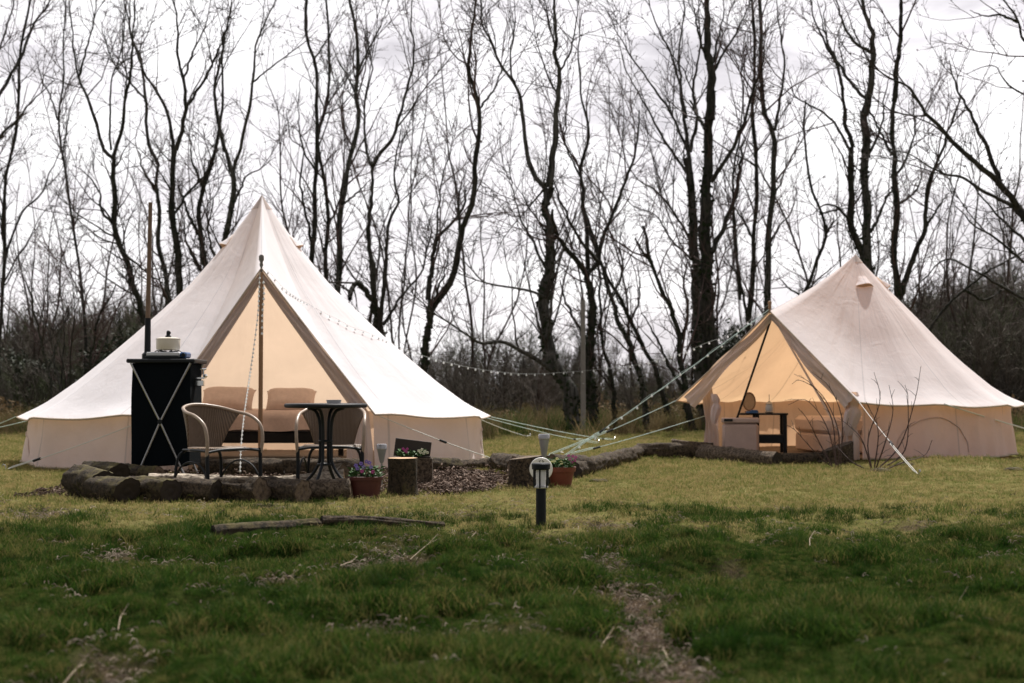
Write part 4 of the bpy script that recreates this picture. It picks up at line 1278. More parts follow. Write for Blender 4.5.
profL = [(0, 0), (.03, .045), (.15, .215), (.30, .40), (.42, .52), (.54, .635), (.66, .745), (.77, .842), (.90, .945), (1, 1)]
tL_, iL = make_tent('larger white bell tent on the left with its doorway open onto the log edged patio',
    TENTL[0], TENTL[1], .0, 2.60, 3.03, .50, profL, 280, 22, 25, 2.03, 2.03, 2.62, 2.64,
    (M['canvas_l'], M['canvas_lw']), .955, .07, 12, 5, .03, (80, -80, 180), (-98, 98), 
    (dict(roll=.036, w=.22, er=1.02, bw=.28, fold=.03, cinch=.0, tie=.5), dict(roll=.036, w=.16, er=1.02, bw=.26, fold=.03, cinch=.0, tie=.5)))
profR = [(0, 0), (.03, .040), (.12, .145), (.236, .275), (.406, .465), (.515, .595), (.64, .725), (.81, .885), (.9, .950), (1, 1)]
tR_, iR = make_tent('smaller cream bell tent on the right with its doorway tied open',
    TENTR[0], TENTR[1], .03, 1.93, 2.44, .60, profR, 223, 33, 34, 1.75, 1.68, 2.30, 2.22,
    (M['canvas_r'], M['canvas_rw']), .905, .05, 12, 9, .05, (50, 128), (62, 150),
    (dict(roll=.06, w=.14, er=.98, bw=.22, fold=.05, cinch=.45, tie=.45), dict(roll=.06, w=.16, er=1.02, bw=.26, fold=.055, cinch=.55, tie=.42)),
    [(P(853, 392, 15.5), P(850, 436, 15.6), .060), (P(714, 394, 16.75), P(716, 424, 16.75), .038)])

def world(info, p): return info['org'] + p
# left tent porch pole, right tent A-frame
A = world(iL, iL['A']); gA = Vector((A.x, A.y, gzf(A.x, A.y)))
b = MB(); b.tube([Vector((0, 0, 0)), Vector((0, 0, A.z - .04))], .022, 10)
pp = empty('porch_pole', gA, 0, 'brown wooden pole holding up the porch of the larger tent', 'tent pole')
b.build('shaft', M['wood'], pp)
b = MB(); b.tube([(0, 0, A.z - .04), (0, 0, A.z + .10)], [.010, .007], 8); b.lathe([(.012, A.z + .01), (.020, A.z + .03), (.014, A.z + .06), (.026, A.z + .085), (.026, A.z + .12), (.015, A.z + .135), (.0001, A.z + .137)], k=12)
b.build('finial', M['post'], pp)

A = world(iR, iR['A'])
af = empty('tent_poles', (A.x, A.y, 0), 0, 'dark A shaped pole frame in the doorway of the smaller tent', 'tent pole')
D = iR['D']
for da in (-23, 33):
    th = D + math.radians(da); e = Vector((TENTR[0] + 1.84 * math.cos(th), TENTR[1] + 1.84 * math.sin(th), .02)) - Vector((A.x, A.y, 0))
    b = MB(); b.tube([Vector((0, 0, A.z - .05)) + Vector((-math.cos(D), -math.sin(D), 0)) * .05, e], .013, 8); b.build('leg', M['black' if da < 0 else 'linen'], af)
b = MB(); b.lathe([(.010, A.z - .03), (.010, A.z + .02), (.022, A.z + .03), (.016, A.z + .06), (.024, A.z + .09), (.018, A.z + .11), (.0001, A.z + .115)], k=12)
b.build('finial', M['wood'], af)
# ------------------------------------------------------------------ guy ropes, string lights
def guy(label, p0, p1, col='rope', r=.0045, slider=.72, double=True, peg=True):
    p0 = Vector(p0); p1 = Vector(p1); d = p1 - p0
    root = empty('guy_rope', p1, 0, label, 'rope')
    q0 = p0 - p1
    side = d.cross(Vector((0, 0, 1))).normalized() * .030
    b = MB(); s = slider
    sagp = lambda t: q0 * (1 - t) + Vector((0, 0, -.02 * math.sin(PI * t)))
    b.tube([sagp(t) for t in np.linspace(0, 1, 12)], r, 6)
    if double:
        b.tube([sagp(s)] + [sagp(t) + side + Vector((0, 0, .015)) for t in np.linspace(s + .03, .98, 6)] + [sagp(1)], r, 6)
    b.build('cord', M[col], root)
    c = sagp(s); b = MB(); dn = d.normalized()
    b.tube([c - dn * .045, c + dn * .045], [.013, .013], 6); b.build('slider', M['black'], root)
    if peg:
        b = MB(); u = (-d.normalized() * -.3 + Vector((0, 0, 1))).normalized()
        b.tube([Vector((0, 0, -.10)), u * .045 + dn * .02, u * .06 + dn * .045, u * .045 + dn * .06], .006, 6); b.build('peg', M['steel'], root)
    return root

def g3(px, py): 
    g = G(px, py); g.z = gzf(g.x, g.y) + .01; return g
def eave(info, deg, e=1.02):
    p = info['cone'](math.radians(deg), 1.0); return world(info, Vector((p.x * e, p.y * e, p.z)))
EL_R = world(iL, iL['CR']); EL_L = world(iL, iL['CL']); ER_R = world(iR, iR['CR']); ER_L = world(iR, iR['CL'])
AR = world(iR, iR['A']) + Vector((0, 0, .02)); AL = world(iL, iL['A'])
guy('pale guy rope crossing the front wall of the larger tent towards the log stumps', EL_R, g3(511, 465), 'rope_w', slider=.48, double=False)
guy('pale guy rope left of the black kitchen stand, pegged at the left edge', EL_L, g3(8, 470), 'rope_w', slider=.80)
guy('upper green guy rope from the right eave of the larger tent', eave(iL, 3), g3(614, 441), slider=.88)
guy('lower green guy rope from the right eave of the larger tent', eave(iL, -3), g3(598, 444.5), slider=.74)
guy('short guy rope pegged on the grass behind the right end of the larger tent', eave(iL, 22), g3(530, 438), 'rope_w', slider=.9)
guy('upper guy rope leaving the picture from the left eave of the larger tent', eave(iL, 176), g3(-70, 441), slider=.5)
guy('lower guy rope leaving the picture from the left eave of the larger tent', eave(iL, 188), g3(-75, 452), slider=.6)
guy('main porch guy rope of the smaller tent wound with small lights', AR, g3(560, 461), slider=.80)
guy('guy rope from the left eave tip of the smaller tent', ER_L, g3(548, 457), slider=.52)
guy('lower guy rope beside the left curtain of the smaller tent', eave(iR, 188, .91) + Vector((0, 0, -.12)), g3(566, 456.5), slider=.8)
guy('pale doubled guy rope with slider in front of the smaller tent wall', ER_R, g3(918, 475.5), 'rope_w', r=.0032, slider=.58)
guy('pale guy rope running off to the right from the smaller tent', eave(iR, 284), g3(1110, 452), 'rope_w', r=.009, slider=.5)
guy('pale guy rope from the right tip of the smaller tent', eave(iR, 352), g3(1090, 440), 'rope_w', slider=.5)

def bulb_string(name, label, pts, spacing, rb, drop, skip=0, matc='cable', rc=.0018):
    pts = spline(pts, max(40, len(pts) * 4)); o = Vector(pts[0])
    root = empty(name, o, 0, label, 'string lights')
    b = MB(); b.tube([Vector(p) - o for p in pts], rc, 4); b.build('cable', M[matc], root)
    seg = np.linalg.norm(np.diff(pts, axis=0), axis=1); cum = np.concatenate([[0], np.cumsum(seg)])
    proto = None; s = spacing * (1 + skip); n = 0
    while s < cum[-1] and n < 95:
        p = Vector([np.interp(s, cum, pts[:, k]) for k in range(3)]) - o
        if proto is None:
            b = MB(); b.ball((0, 0, -drop - rb), rb, 8); b.tube([(0, 0, 0), (0, 0, -drop - rb * .2)], rb * .35, 5)
            proto = b.build('bulb', M['bulb'], root); q_ = proto
        else:
            q_ = proto.copy(); COL.objects.link(q_); q_.parent = root
        q_.location = p; s += spacing * random.uniform(.9, 1.1); n += 1
    return root

# post in the distance + overhead string
PY = 26.3
pb = P(583, 300, PY); base = Vector((pb.x, PY, gzf(pb.x, PY)))
ps = empty('wooden_post', base, 0, 'grey weathered post standing at the wood edge between the tents', 'post')
b = MB(); b.tube([(0, 0, -.1), (0, 0, pb.z - base.z)], [.048, .042], 10); b.build('shaft', M['post'], ps)
b = MB(); b.tube([(0, -.06, pb.z - base.z - 1.55), (0, -.10, pb.z - base.z - 1.55)], .012, 6); b.build('hook', M['steel'], ps)
k1 = P(583, 371, PY - .1)
bulb_string('string_lights', 'string of small round lights hanging from the smaller tent peak to the grey post',
            [AR + Vector((0, 0, .06)), P(734, 332, 18), P(706, 343, 19.5), P(676, 355, 21.5), P(635, 365, 24), k1], .52, .014, .008)
# string draped over the larger tent's roof then on to the post
bpy.context.view_layer.update()
roofo = [c for c in tL_.children if c.name.startswith('roof')][0]
rm = roofo.data; org = Vector((TENTL[0], TENTL[1], 0))
bvh = BVHTree.FromPolygons([v.co + org for v in rm.vertices], [tuple(p.vertices) for p in rm.polygons])
cp = Vector((0, 0, CAMH)); drape = [AL + Vector((.0, -.04, .02))]
for px, py in [(272, 278), (286, 293), (309, 307), (325, 316), (338, 322), (350, 329), (364, 334), (377, 339), (388, 344)]:
    h, n_, _, _ = bvh.ray_cast(cp, ray(px, py).normalized())
    if h is not None: drape.append(h + Vector((0, -.02, .03)))
bulb_string('string_lights', 'string of tiny lights lying across the right slope of the larger tent', drape, .115, .012, .004, rc=.0012)
last = drape[-1]
bulb_string('string_lights', 'string of small lights strung through the trees from the larger tent to the grey post',
            [last, P(412, 352, 17.5), P(446, 362, 19.5), P(485, 370, 21.5), P(530, 374, 24), k1], .42, .013, .008)
# lights wound on the porch guy rope
ga, gb = AR, g3(560, 461)
bulb_string('string_lights', 'string of lights wound along the porch guy rope of the smaller tent',
            [ga.lerp(gb, t) + Vector((0, -.015, -.012 - .02 * math.sin(t * 40))) for t in np.linspace(0.02, .93, 26)], .20, .014, .010, matc='rope')
# beaded string hanging in the doorway of the larger tent
pts = [P(260, 272, 14.1), P(259, 290, 14.05), P(258, 312, 14.0), P(254, 345, 13.9), P(249, 380, 13.6), P(244, 415, 13.2), P(241, 445, 12.9), P(240, 470, 12.7)]
bulb_string('string_lights', 'beaded white light string dangling from the larger tent porch down to the patio', pts, .050, .011, .004, matc='rope_w', rc=.003)
bulb_string('string_lights', 'short coil of white lights hanging against the brown porch pole',
            [P(263, 275, 14.15), P(264, 292, 14.12), P(262.5, 310, 14.12), P(262, 335, 14.1)], .060, .013, .006)

# ------------------------------------------------------------------ logs
def log(name, label, p0, p1, r0, r1, mat='log', cut='cut', seed=0, sink=.02, cat='log', bumpy=.10, ends=True, lift=0.0, bend=0.0, group=None):
    """log lying from ground point p0 to p1"""
    q_ = random.Random(seed); a = Vector((p0[0], p0[1], gzf(p0[0], p0[1]) + r0 - sink + lift)); c = Vector((p1[0], p1[1], gzf(p1[0], p1[1]) + r1 - sink + lift))
    root = empty(name, ((a.x + c.x) / 2, (a.y + c.y) / 2, 0), 0, label, cat, group)
    o = Vector(root.location); a -= o; c -= o
    ax = (c - a); Ln = ax.length; ax.normalize(); up = (Vector((0, 0, 1)) - ax * ax.z).normalized(); sd_ = ax.cross(up)
    n = max(14, int(Ln / .02)); k = 34; sl0, sl1 = q_.uniform(-.35, .35), q_.uniform(-.35, .35); V = []; UV = []; F = []
    def ring(t, sc=1.0):
        ctr = a + ax * Ln * t + sd_ * bend * math.sin(PI * t) + up * bend * .3 * math.sin(PI * 1.4 * t)
        out = []
        for j in range(k):
            an = 2 * PI * j / k; x_, y_ = math.cos(an) * 2.2 + seed * 7.1, math.sin(an) * 2.2
            f = 1 + bumpy * 3.4 * (float(fbm(x_ + t * Ln * 3, y_ + t * Ln * 4, seed, 3)) - .5) + .13 * float(vnoise(an * 4.5, t * Ln * 9, seed + 3) - .5) + .07 * float(vnoise(an * 11, t * Ln * 40, seed + 5) - .5)
            rr = lerp(r0, r1, t) * f * sc
            out.append(ctr + (up * math.cos(an) + sd_ * math.sin(an)) * rr + ax * rr * math.sin(an + seed) * (sl0 * max(0, 1 - t * Ln / .12) + sl1 * max(0, 1 - (1 - t) * Ln / .12)))
        return out
    for i in range(n + 1):
        V += ring(i / n)
        UV += [(j / k, i / n) for j in range(k)]
    for i in range(n):
        for j in range(k):
            F.append((i * k + j, (i + 1) * k + j, (i + 1) * k + (j + 1) % k, i * k + (j + 1) % k))
    link('bark', mesh_from('bark', V, F, M[mat], True, UV), root)
    if ends:
        for t, s in ((0, -1), (1, 1)):
            rg = ring(t); ctr = sum(rg, Vector()) / k; V2 = []; U2 = []; F2 = []
            for m_, sc in ((1.0, 0), (.66, .004), (.33, -.003)):
                for j in range(k):
                    V2.append(ctr + (rg[j] - ctr) * m_ * .985 + ax * s * (-.004 + sc)); an = 2 * PI * j / k; U2.append((math.cos(an) * m_, math.sin(an) * m_))
            V2.append(ctr); U2.append((0, 0))
            for m_ in range(2):
                for j in range(k): F2.append((m_ * k + j, m_ * k + (j + 1) % k, (m_ + 1) * k + (j + 1) % k, (m_ + 1) * k + j))
            for j in range(k): F2.append((2 * k + j, 2 * k + (j + 1) % k, 3 * k))
            link('cut_face', mesh_from('cut_face', V2, F2, M[cut], False, U2), root)
    return root

def stump(label, px, py, Y, r, h, mat='log', cut='cut_pale', seed=0, tilt=0.0, name='log_stump', sq=1.0):
    g = P(px, py, Y); x, y = g.x, Y; z = gzf(x, y)
    root = empty(name, (x, y, z), 0, label, 'stump'); k = 26; n = 12; V = []; F = []; UV = []
    for i in range(n + 1):
        t = i / n
        for j in range(k):
            an = 2 * PI * j / k
            f = 1 + .34 * (float(fbm(math.cos(an) * 2 + seed, math.sin(an) * 2 + t * 1.2, seed)) - .5) + .16 * (1 - t) ** 4 + .07 * (float(vnoise(an * 4, t * 3, seed + 9)) - .5)
            V.append((r * f * math.cos(an) * sq, r * f * math.sin(an), h * t + tilt * math.cos(an) * r * t - .02 * (1 - t))); UV.append((j / k, t))
    for i in range(n):
        for j in range(k): F.append((i * k + j, i * k + (j + 1) % k, (i + 1) * k + (j + 1) % k, (i + 1) * k + j))
    link('bark', mesh_from('bark', V, F, M[mat], True, UV), root)
    top_ = V[-k:]; V2 = []; U2 = []; F2 = []
    ctr = Vector((0, 0, h))
    for m_ in (1, .66, .33):
        for j in range(k):
            p = Vector(top_[j]); V2.append(ctr.lerp(p, m_ * .99) + Vector((0, 0, .003))); an = 2 * PI * j / k; U2.append((math.cos(an) * m_, math.sin(an) * m_))
    V2.append(ctr + Vector((0, 0, .003))); U2.append((0, 0))
    for m_ in range(2):
        for j in range(k): F2.append((m_ * k + j, m_ * k + (j + 1) % k, (m_ + 1) * k + (j + 1) % k, (m_ + 1) * k + j))
    for j in range(k): F2.append((2 * k + j, 2 * k + (j + 1) % k, 3 * k))
    link('cut_face', mesh_from('cut_face', V2, F2, M[cut], False, U2), root)
    return root

def at(px, Y): return ((px - 512) / FPX * Y, Y)
# front row of the patio edging (left to right)
log('log', 'mossy log with a dark hollow end at the left corner of the patio edging', at(80, 10.75), at(103, 10.45), .125, .115, 'log_moss', 'cut_dark', 1)
log('log', 'short rounded mossy log second from the left in the patio edging', at(96, 10.42), at(129, 10.12), .095, .098, 'log_moss', 'cut_dark', 2)
log('log', 'shaggy dark log in the patio edging below the left leg of the black stand', at(129, 10.46), at(172, 10.16), .096, .094, 'log_moss', 'cut_dark', 3)
log('log', 'dark mossy log in the patio edging between the stand and the left chair', at(174, 10.40), at(217, 10.20), .092, .088, 'log', 'cut_dark', 4)
log('log', 'knobbly dark log in the patio edging below the left wicker chair', at(219, 10.42), at(263, 10.16), .088, .094, 'log', 'cut', 5, bumpy=.14)
log('log', 'dark log with a ringed cut end between the left chair and the table', at(266, 10.44), at(304, 10.12), .092, .090, 'log', 'cut', 6, bumpy=.14)
log('log', 'greyish log below the bistro table beside the dark red plant trough', at(310, 10.36), at(352, 10.42), .083, .086, 'log_plain', 'cut', 7)
log('log', 'mossy log lying behind the left corner of the patio edging', at(90, 12.3), at(120, 11.9), .105, .10, 'log_moss', 'cut_dark', 8)
log('log', 'mossy log end half hidden behind the left leg of the black stand', at(122, 12.6), at(160, 12.3), .085, .08, 'log_moss', 'cut', 9)
log('log', 'pale birch log lying on the patio under the left wicker chair', at(150, 11.75), at(250, 11.80), .060, .055, 'birch', 'cut_pale', 10, bend=.03)
log('log', 'pale birch log lying on the patio between the chair and table', at(254, 11.70), at(345, 11.75), .055, .075, 'birch', 'cut_pale', 11, bend=-.05)
log('log', 'pale birch log propped end up behind the bistro table legs', at(322, 11.95), at(344, 11.80), .10, .10, 'birch', 'cut', 12)
log('log', 'dark threshold log in front of the larger tent doorway, left half', at(203, 13.25), at(285, 13.2), .095, .09, 'log', 'cut_dark', 13)
log('log', 'dark threshold log in front of the larger tent doorway, right half', at(287, 13.2), at(362, 13.15), .09, .095, 'log', 'cut', 14)
# right of the stump
log('log', 'mossy log against the larger tent wall just right of the flower topped stump', at(420, 13.7), at(458, 13.9), .085, .08, 'log_moss', 'cut_dark', 15)
log('log', 'thin plain log between the mossy log and the dark knobbly one', at(452, 14.2), at(500, 14.6), .062, .07, 'log_plain', 'cut', 16)
log('log', 'dark knobbly log end left of the white disc sign', at(497, 14.4), at(520, 13.4), .09, .10, 'log', 'cut_dark', 17)
log('log', 'small reddish log heaped behind the white disc sign', at(512, 13.0), at(545, 13.2), .11, .10, 'log_plain', 'cut', 18)
log('log', 'small dark log behind the pink flowers', at(548, 12.9), at(585, 13.4), .12, .10, 'log', 'cut', 19)
log('log', 'long dark log stretching right from the orange flower pot', at(572, 12.9), at(642, 17.0), .085, .085, 'log', 'cut_dark', 20, bumpy=.12)
log('log', 'dark bark covered log in the middle of the row leading to the smaller tent', at(638, 16.7), at(712, 16.6), .098, .105, 'log', 'cut_dark', 21, bumpy=.14)
log('log', 'smooth grey log in front of the cool box of the smaller tent', at(703, 16.4), at(777, 15.1), .095, .085, 'log_plain', 'cut_dark', 22)
log('log', 'slim dark log at the foot of the smaller tent doorway', at(774, 15.35), at(832, 15.4), .07, .07, 'log', 'cut', 23)
log('log', 'small broken log stacked behind the row left of the smaller tent', at(672, 17.2), at(705, 17.1), .075, .06, 'log_plain', 'cut', 24, lift=.08)
# moss and fine grass growing on the logs
mp_ = []
for o in list(COL.objects):
    if o.name.startswith('log') and 'cut_face' not in o.name and o.type == 'EMPTY':
        for c in o.children:
            if c.name.startswith('bark'):
                me = c.data; base = o.location; amt = 1.0 if 'moss' in o['label'] else .35
                if 'birch' in o['label'] or 'smooth' in o['label']: continue
                for f in me.polygons:
                    nz = f.normal.z; 
                    if nz > -.2 and random.random() < amt * (.16 + .34 * max(0, nz)) * min(1, f.area / .0004):
                        mp_.append(tuple(base + f.center))
c_moss = template_collection('moss_bit', [tuft_mesh('tuft', M['moss'], 22, .016, .022, .0022, 1.2, 700 + i, 2) for i in range(4)])
scatter('moss', 'moss and dead fuzz growing on the patio logs', np.array(mp_), rng.uniform(.6, 1.4, len(mp_)), c_moss, .7)
# log half sunk in the front lawn
log('log', 'old rotten log half sunk in the grass in front of the patio', at(214, 7.62), at(318, 8.05), .043, .036, 'log_moss', 'cut_dark', 25, sink=.028, bumpy=.16)
log('log', 'thin rotten log half sunk in the grass in line with a thicker one', at(322, 8.10), at(445, 8.35), .030, .024, 'log', 'cut_dark', 26, sink=.012, bumpy=.2, bend=.04)
log('log', 'small stub of wood on the bare patch below the sunk log', at(284, 5.85), at(296, 5.83), .018, .016, 'log', 'cut_dark', 27, sink=.005)

stump('upright tree stump with a pale sawn top beside the dark red trough', 403, 480, 10.85, .112, .285, 'log_moss', 'cut_pale', 31)
stump('squat dark upright stump behind the white disc sign', 526, 480, 11.75, .135, .245, 'log', 'cut', 32, tilt=.12)
stump('small dark upright stump behind the white disc, right of the squat one', 548, 480, 12.0, .10, .20, 'log', 'cut', 35)
stump('dark upright stump at the right side of the smaller tent doorway', 838, 450, 15.3, .165, .19, 'log', 'cut_dark', 33, tilt=.35)
for i, (lab, px, Y, s) in enumerate([('mossy stone sized clod on the lawn left of the smaller tent stump row', 598, 12.4, .05), ('low mossy clod on the lawn in front of the smooth grey log', 880, 13.9, .07),
                                ('small dark clod beside the bare shoots of the smaller tent', 905, 14.6, .06), ('low clod at the right edge of the mown lawn', 1012, 14.0, .06)]):
    x, y = at(px, Y); b = MB(); b.ball((0, 0, 0), 1, 14, (s * 1.6, s * 1.1, s * .6))
    b.v = [tuple(Vector(v) * (1 + .5 * (float(fbm(v[0] * 20 + i, v[1] * 20 + v[2] * 9, i)) - .5))) for v in b.v]
    tag(b.build('clod', M['log_moss'], None, True, (x, y, gzf(x, y))), lab, 'clod')

# fallen twigs in the foreground
tw = [(410, 565, 440, 556), (470, 562, 474, 552), (60, 684, 84, 672), (596, 655, 612, 640), (655, 650, 668, 668), (286, 590, 300, 600), (953, 630, 962, 625), (566, 610, 574, 604), (340, 580, 352, 572), (810, 562, 814, 556), (118, 640, 126, 632)]
for i, (a0, b0, a1, b1) in enumerate(tw):
    p = G(a0, b0); q_ = G(a1, b1); p.z = gzf(p.x, p.y) + .035; q_.z = gzf(q_.x, q_.y) + .05; m_ = (p + q_) / 2 + Vector((random.uniform(-.02, .02), 0, .02))
    b = MB(); b.tube([tuple(v) for v in spline([Vector(), m_ - p, q_ - p], 8)], [.0017, .0016, .0016, .0015, .0014, .0013, .001, .0008], 5)
    b.tube([m_ - p, m_ - p + (q_ - p) * .2 + Vector((.02, .0, .03))], [.0018, .001], 4)
    tag(b.build('fallen_twig', M['twig_pale'] if 'twig_pale' in M else M['cut_pale'], None, True, p), 'pale dry twig lying in the foreground grass', 'twig', 'dry twigs lying in the foreground grass')

# ------------------------------------------------------------------ bistro chairs and table
def chair(label, x, y, rz):
    t = empty('wicker_chair', (x, y, gzf(x, y)), rz, label, 'chair'); t.scale = (1, 1, .935)
    half = [(-.265, -.22, .30), (-.275, -.235, .44), (-.278, -.20, .56), (-.272, -.08, .635), (-.25, .06, .665), (-.19, .18, .70), (-.09, .245, .722), (0, .26, .728)]
    full = half + [(-a, b_, c_) for a, b_, c_ in half[-2::-1]]
    b = MB(); b.tube([tuple(p) for p in spline(full, 46)], .0138, 10); b.build('arm_rail', M['rattan_rail'], t)
    for s in (-1, 1):
        b = MB(); b.tube([(s * .265, -.22, .36), (s * .262, -.225, .2), (s * .262, -.235, 0)], .0150, 8); b.build('leg', M['black'], t)
        b = MB(); b.tube([tuple(p) for p in spline([(s * .10, .20, .345), (s * .17, .20, .33), (s * .215, .215, .26), (s * .235, .235, 0)], 12)], .0125, 8); b.build('leg', M['black'], t)
    b = MB(); b.tube([tuple(p) for p in spline([(-.262, -.225, .335), (-.15, -.235, .352), (0, -.24, .356), (.15, -.235, .352), (.262, -.225, .335)], 12)], .011, 8)
    for s in (-1, 1): b.tube([tuple(p) for p in spline([(s * .262, -.22, .345), (s * .235, 0, .35), (s * .17, .20, .345)], 10)], .011, 8)
    b.tube([(-.17, .20, .34), (.17, .20, .34)], .011, 8); b.build('seat_frame', M['black'], t)
    # curved hoop stretchers at the sides
    for s in (-1, 1):
        b = MB(); b.tube([tuple(p) for p in spline([(s * .262, -.225, .10), (s * .25, -.14, .21), (s * .245, 0, .25), (s * .24, .13, .21), (s * .235, .23, .10)], 14)], .0085, 6); b.build('stretcher', M['black'], t)
    # seat pad of woven rattan
    V = []; F = []; UV = []; n = 26
    for i in range(9):
        r_ = i / 8
        for j in range(n):
            a = 2 * PI * j / n; rr = .232 * r_; sx = 1.03; x_ = rr * math.cos(a) * sx; y_ = rr * math.sin(a) * .93 - .01
            z = .363 + .010 * (r_ ** 2) - .018 * max(0, r_ - .85) * 6 * .3; V.append((x_, y_, z)); UV.append((x_ * 4, y_ * 4))
    for i in range(8):
        for j in range(n): F.append((i * n + j, (i + 1) * n + j, (i + 1) * n + (j + 1) % n, i * n + (j + 1) % n))
    b0 = len(V)
    for j in range(n):
        a = 2 * PI * j / n; V.append((.236 * math.cos(a) * 1.03, .236 * math.sin(a) * .93 - .01, .338)); UV.append((j / n, 0))
    for j in range(n): F.append((8 * n + j, b0 + j, b0 + (j + 1) % n, 8 * n + (j + 1) % n))
    link('seat', mesh_from('seat', V, F, M['wicker'], True, UV), t)
    # woven back: wraps from the rail down to the seat, narrowing, solid thickness
    V = []; F = []; UV = []; na = 20; nv = 8
    rail = spline(full, 121)
    for lay in (0, 1):
        for j in range(nv + 1):
            v = j / nv
            for i in range(na + 1):
                u = i / na; k_ = int(round(35 + u * 50)); tp = Vector(rail[k_]); tp.z -= .008
                an = lerp(-1.0, 1.0, u); bt = Vector((.185 * math.sin(an * 1.05), .205 * math.cos(an * .8), .355))
                wv = v; p = tp.lerp(bt, wv); p.x *= 1 - .10 * math.sin(PI * v)
                dirn = Vector((p.x, p.y + .05, 0)).normalized(); p = p + dirn * (.010 * lay + .012 * math.sin(PI * v)); V.append(p); UV.append((u * 2, v))
    m_ = (na + 1) * (nv + 1)
    for j in range(nv):
        for i in range(na):
            a = j * (na + 1) + i; F.append((a, a + 1, a + na + 2, a + na + 1)); F.append((m_ + a, m_ + a + na + 1, m_ + a + na + 2, m_ + a + 1))
    for j in range(nv):
        for i in (0, na):
            a = j * (na + 1) + i; F.append((a, a + na + 1, m_ + a + na + 1, m_ + a))
    link('backrest', mesh_from('backrest', V, F, M['wicker'], True, UV), t)
    return t
x, y = at(217, 11.35); chair('wicker chair with dark legs turned sideways in front of the doorway', x, y, math.radians(50))
x, y = at(333, 11.9); chair('wicker chair facing out from behind the round bistro table', x, y, math.radians(2))

x, y = at(326, 10.75)
t = empty('bistro_table', (x, y, gzf(x, y)), math.radians(26), 'round dark bistro table with curved metal legs on the patio', 'table')
b = MB(); b.lathe([(.0001, .665), (.285, .665), (.305, .668), (.312, .676), (.312, .690), (.304, .698), (.28, .695), (.0001, .694)], k=48); b.build('table_top', M['black'], t)
for i in range(4):
    a = PI / 4 + i * PI / 2; c_, s_ = math.cos(a), math.sin(a)
    f = lambda r_, z: (r_ * c_, r_ * s_, z)
    b = MB(); b.tube([tuple(p) for p in spline([f(.15, .664), f(.09, .645), f(.055, .58), f(.046, .48), f(.045, .34), f(.055, .25), f(.11, .16), f(.20, .07), f(.26, .0)], 26)], .0125, 8); b.build('leg', M['black'], t)
b = MB(); b.tube([(.050 * math.cos(a), .050 * math.sin(a), .415) for a in np.linspace(0, 2 * PI, 21)[:-1]], .008, 6, closed=True)
b.tube([(.058 * math.cos(a), .058 * math.sin(a), .24) for a in np.linspace(0, 2 * PI, 21)[:-1]], .008, 6, closed=True); b.build('leg_ring', M['black'], t)
x2, y2 = at(334, 10.65); b = MB(); b.lathe([(.0001, 0), (.05, 0), (.058, .028), (.050, .028), (.044, .008), (.0001, .008)], k=20)
tag(b.build('ashtray', M['solar_lens'], None, True, (x2, y2, t.location.z + .698)), 'small pale glass dish on the round bistro table', 'dish')

# ------------------------------------------------------------------ camping kitchen stand with stove, pot
x, y = at(167.5, 12.75); z0 = gzf(x, y)
ks = empty('camping_kitchen_stand', (x, y, z0), 0, 'tall black fabric kitchen stand on crossed metal legs beside the larger tent', 'kitchen stand')
b = MB()
# soft box with slightly bulging sides
V = []; F = []; nx_, nz_ = 10, 14; W_, D_ = .255, .225
per = []
for i in range(nx_): per.append((lerp(-W_, W_, i / nx_), -D_))
for i in range(nx_): per.append((W_, lerp(-D_, D_, i / nx_)))
for i in range(nx_): per.append((lerp(W_, -W_, i / nx_), D_))
for i in range(nx_): per.append((-W_, lerp(D_, -D_, i / nx_)))
k = len(per)
for j in range(nz_ + 1):
    v = j / nz_
    for (a, c) in per:
        bl = 1 + .02 * math.sin(PI * v) + .012 * math.sin(a * 40 + v * 9) * .5
        V.append((a * bl, c * bl, .135 + .90 * v + (.012 * math.sin(a * 25) if j == 0 else 0)))
for j in range(nz_):
    for i in range(k): F.append((j * k + i, j * k + (i + 1) % k, (j + 1) * k + (i + 1) % k, (j + 1) * k + i))
F.append(tuple(reversed(range(k))))
b.add(V, F); b.build('fabric_body', M['blackcloth'], ks)
b = MB(); b.box((0, 0, 1.055), (.60, .53, .036), bev=.012); b.build('worktop', M['black'], ks)
for s in (-1, 1):
    for yy in (-.25, .25):
        pts = [(s * .262, yy, 1.035), (-s * .0, yy, .52), (-s * .215 if s > 0 else .235, yy, .01)]
        b = MB(); b.tube(pts, .010, 8); b.lathe([(.014, 0), (.014, .03)], (pts[-1][0], yy, 0), 10)
        b.build('leg', M['steel'], ks)
b = MB(); b.lathe([(.0001, -.012), (.022, -.012), (.022, .012), (.0001, .012)], k=14)
hub = [(p[0], -.258 + p[2], .52 + p[1]) for p in b.v]; b.v = hub; b.build('leg_hub', M['black'], ks)
b = MB(); b.box((.300, -.05, .905), (.10, .07, .016)); b.box((.30, -.05, .86), (.085, .06, .05)); b.tube([(.335, -.05, .91), (.335, -.05, .985)], .008, 8); b.tube([(.305, -.05, .985), (.36, -.05, .985)], .007, 8); b.ball((.352, -.05, .925), .018, 8)
b.build('side_bracket', M['chrome'], ks)
zt = z0 + 1.074
x, y = at(168, 12.65)
st = empty('camping_stove', (x, y, zt), 0, 'flat silver camping stove with a blue end on top of the kitchen stand', 'stove')
b = MB(); b.box((-.02, 0, .042), (.29, .24, .036), bev=.008); b.build('body', M['stove_grey'], st)
b = MB(); b.box((-.02, 0, .014), (.31, .26, .026), bev=.006); b.build('tray', M['black'], st)
b = MB(); b.box((.155, 0, .034), (.058, .20, .052), bev=.014); b.build('gas_cover', M['blue'], st)
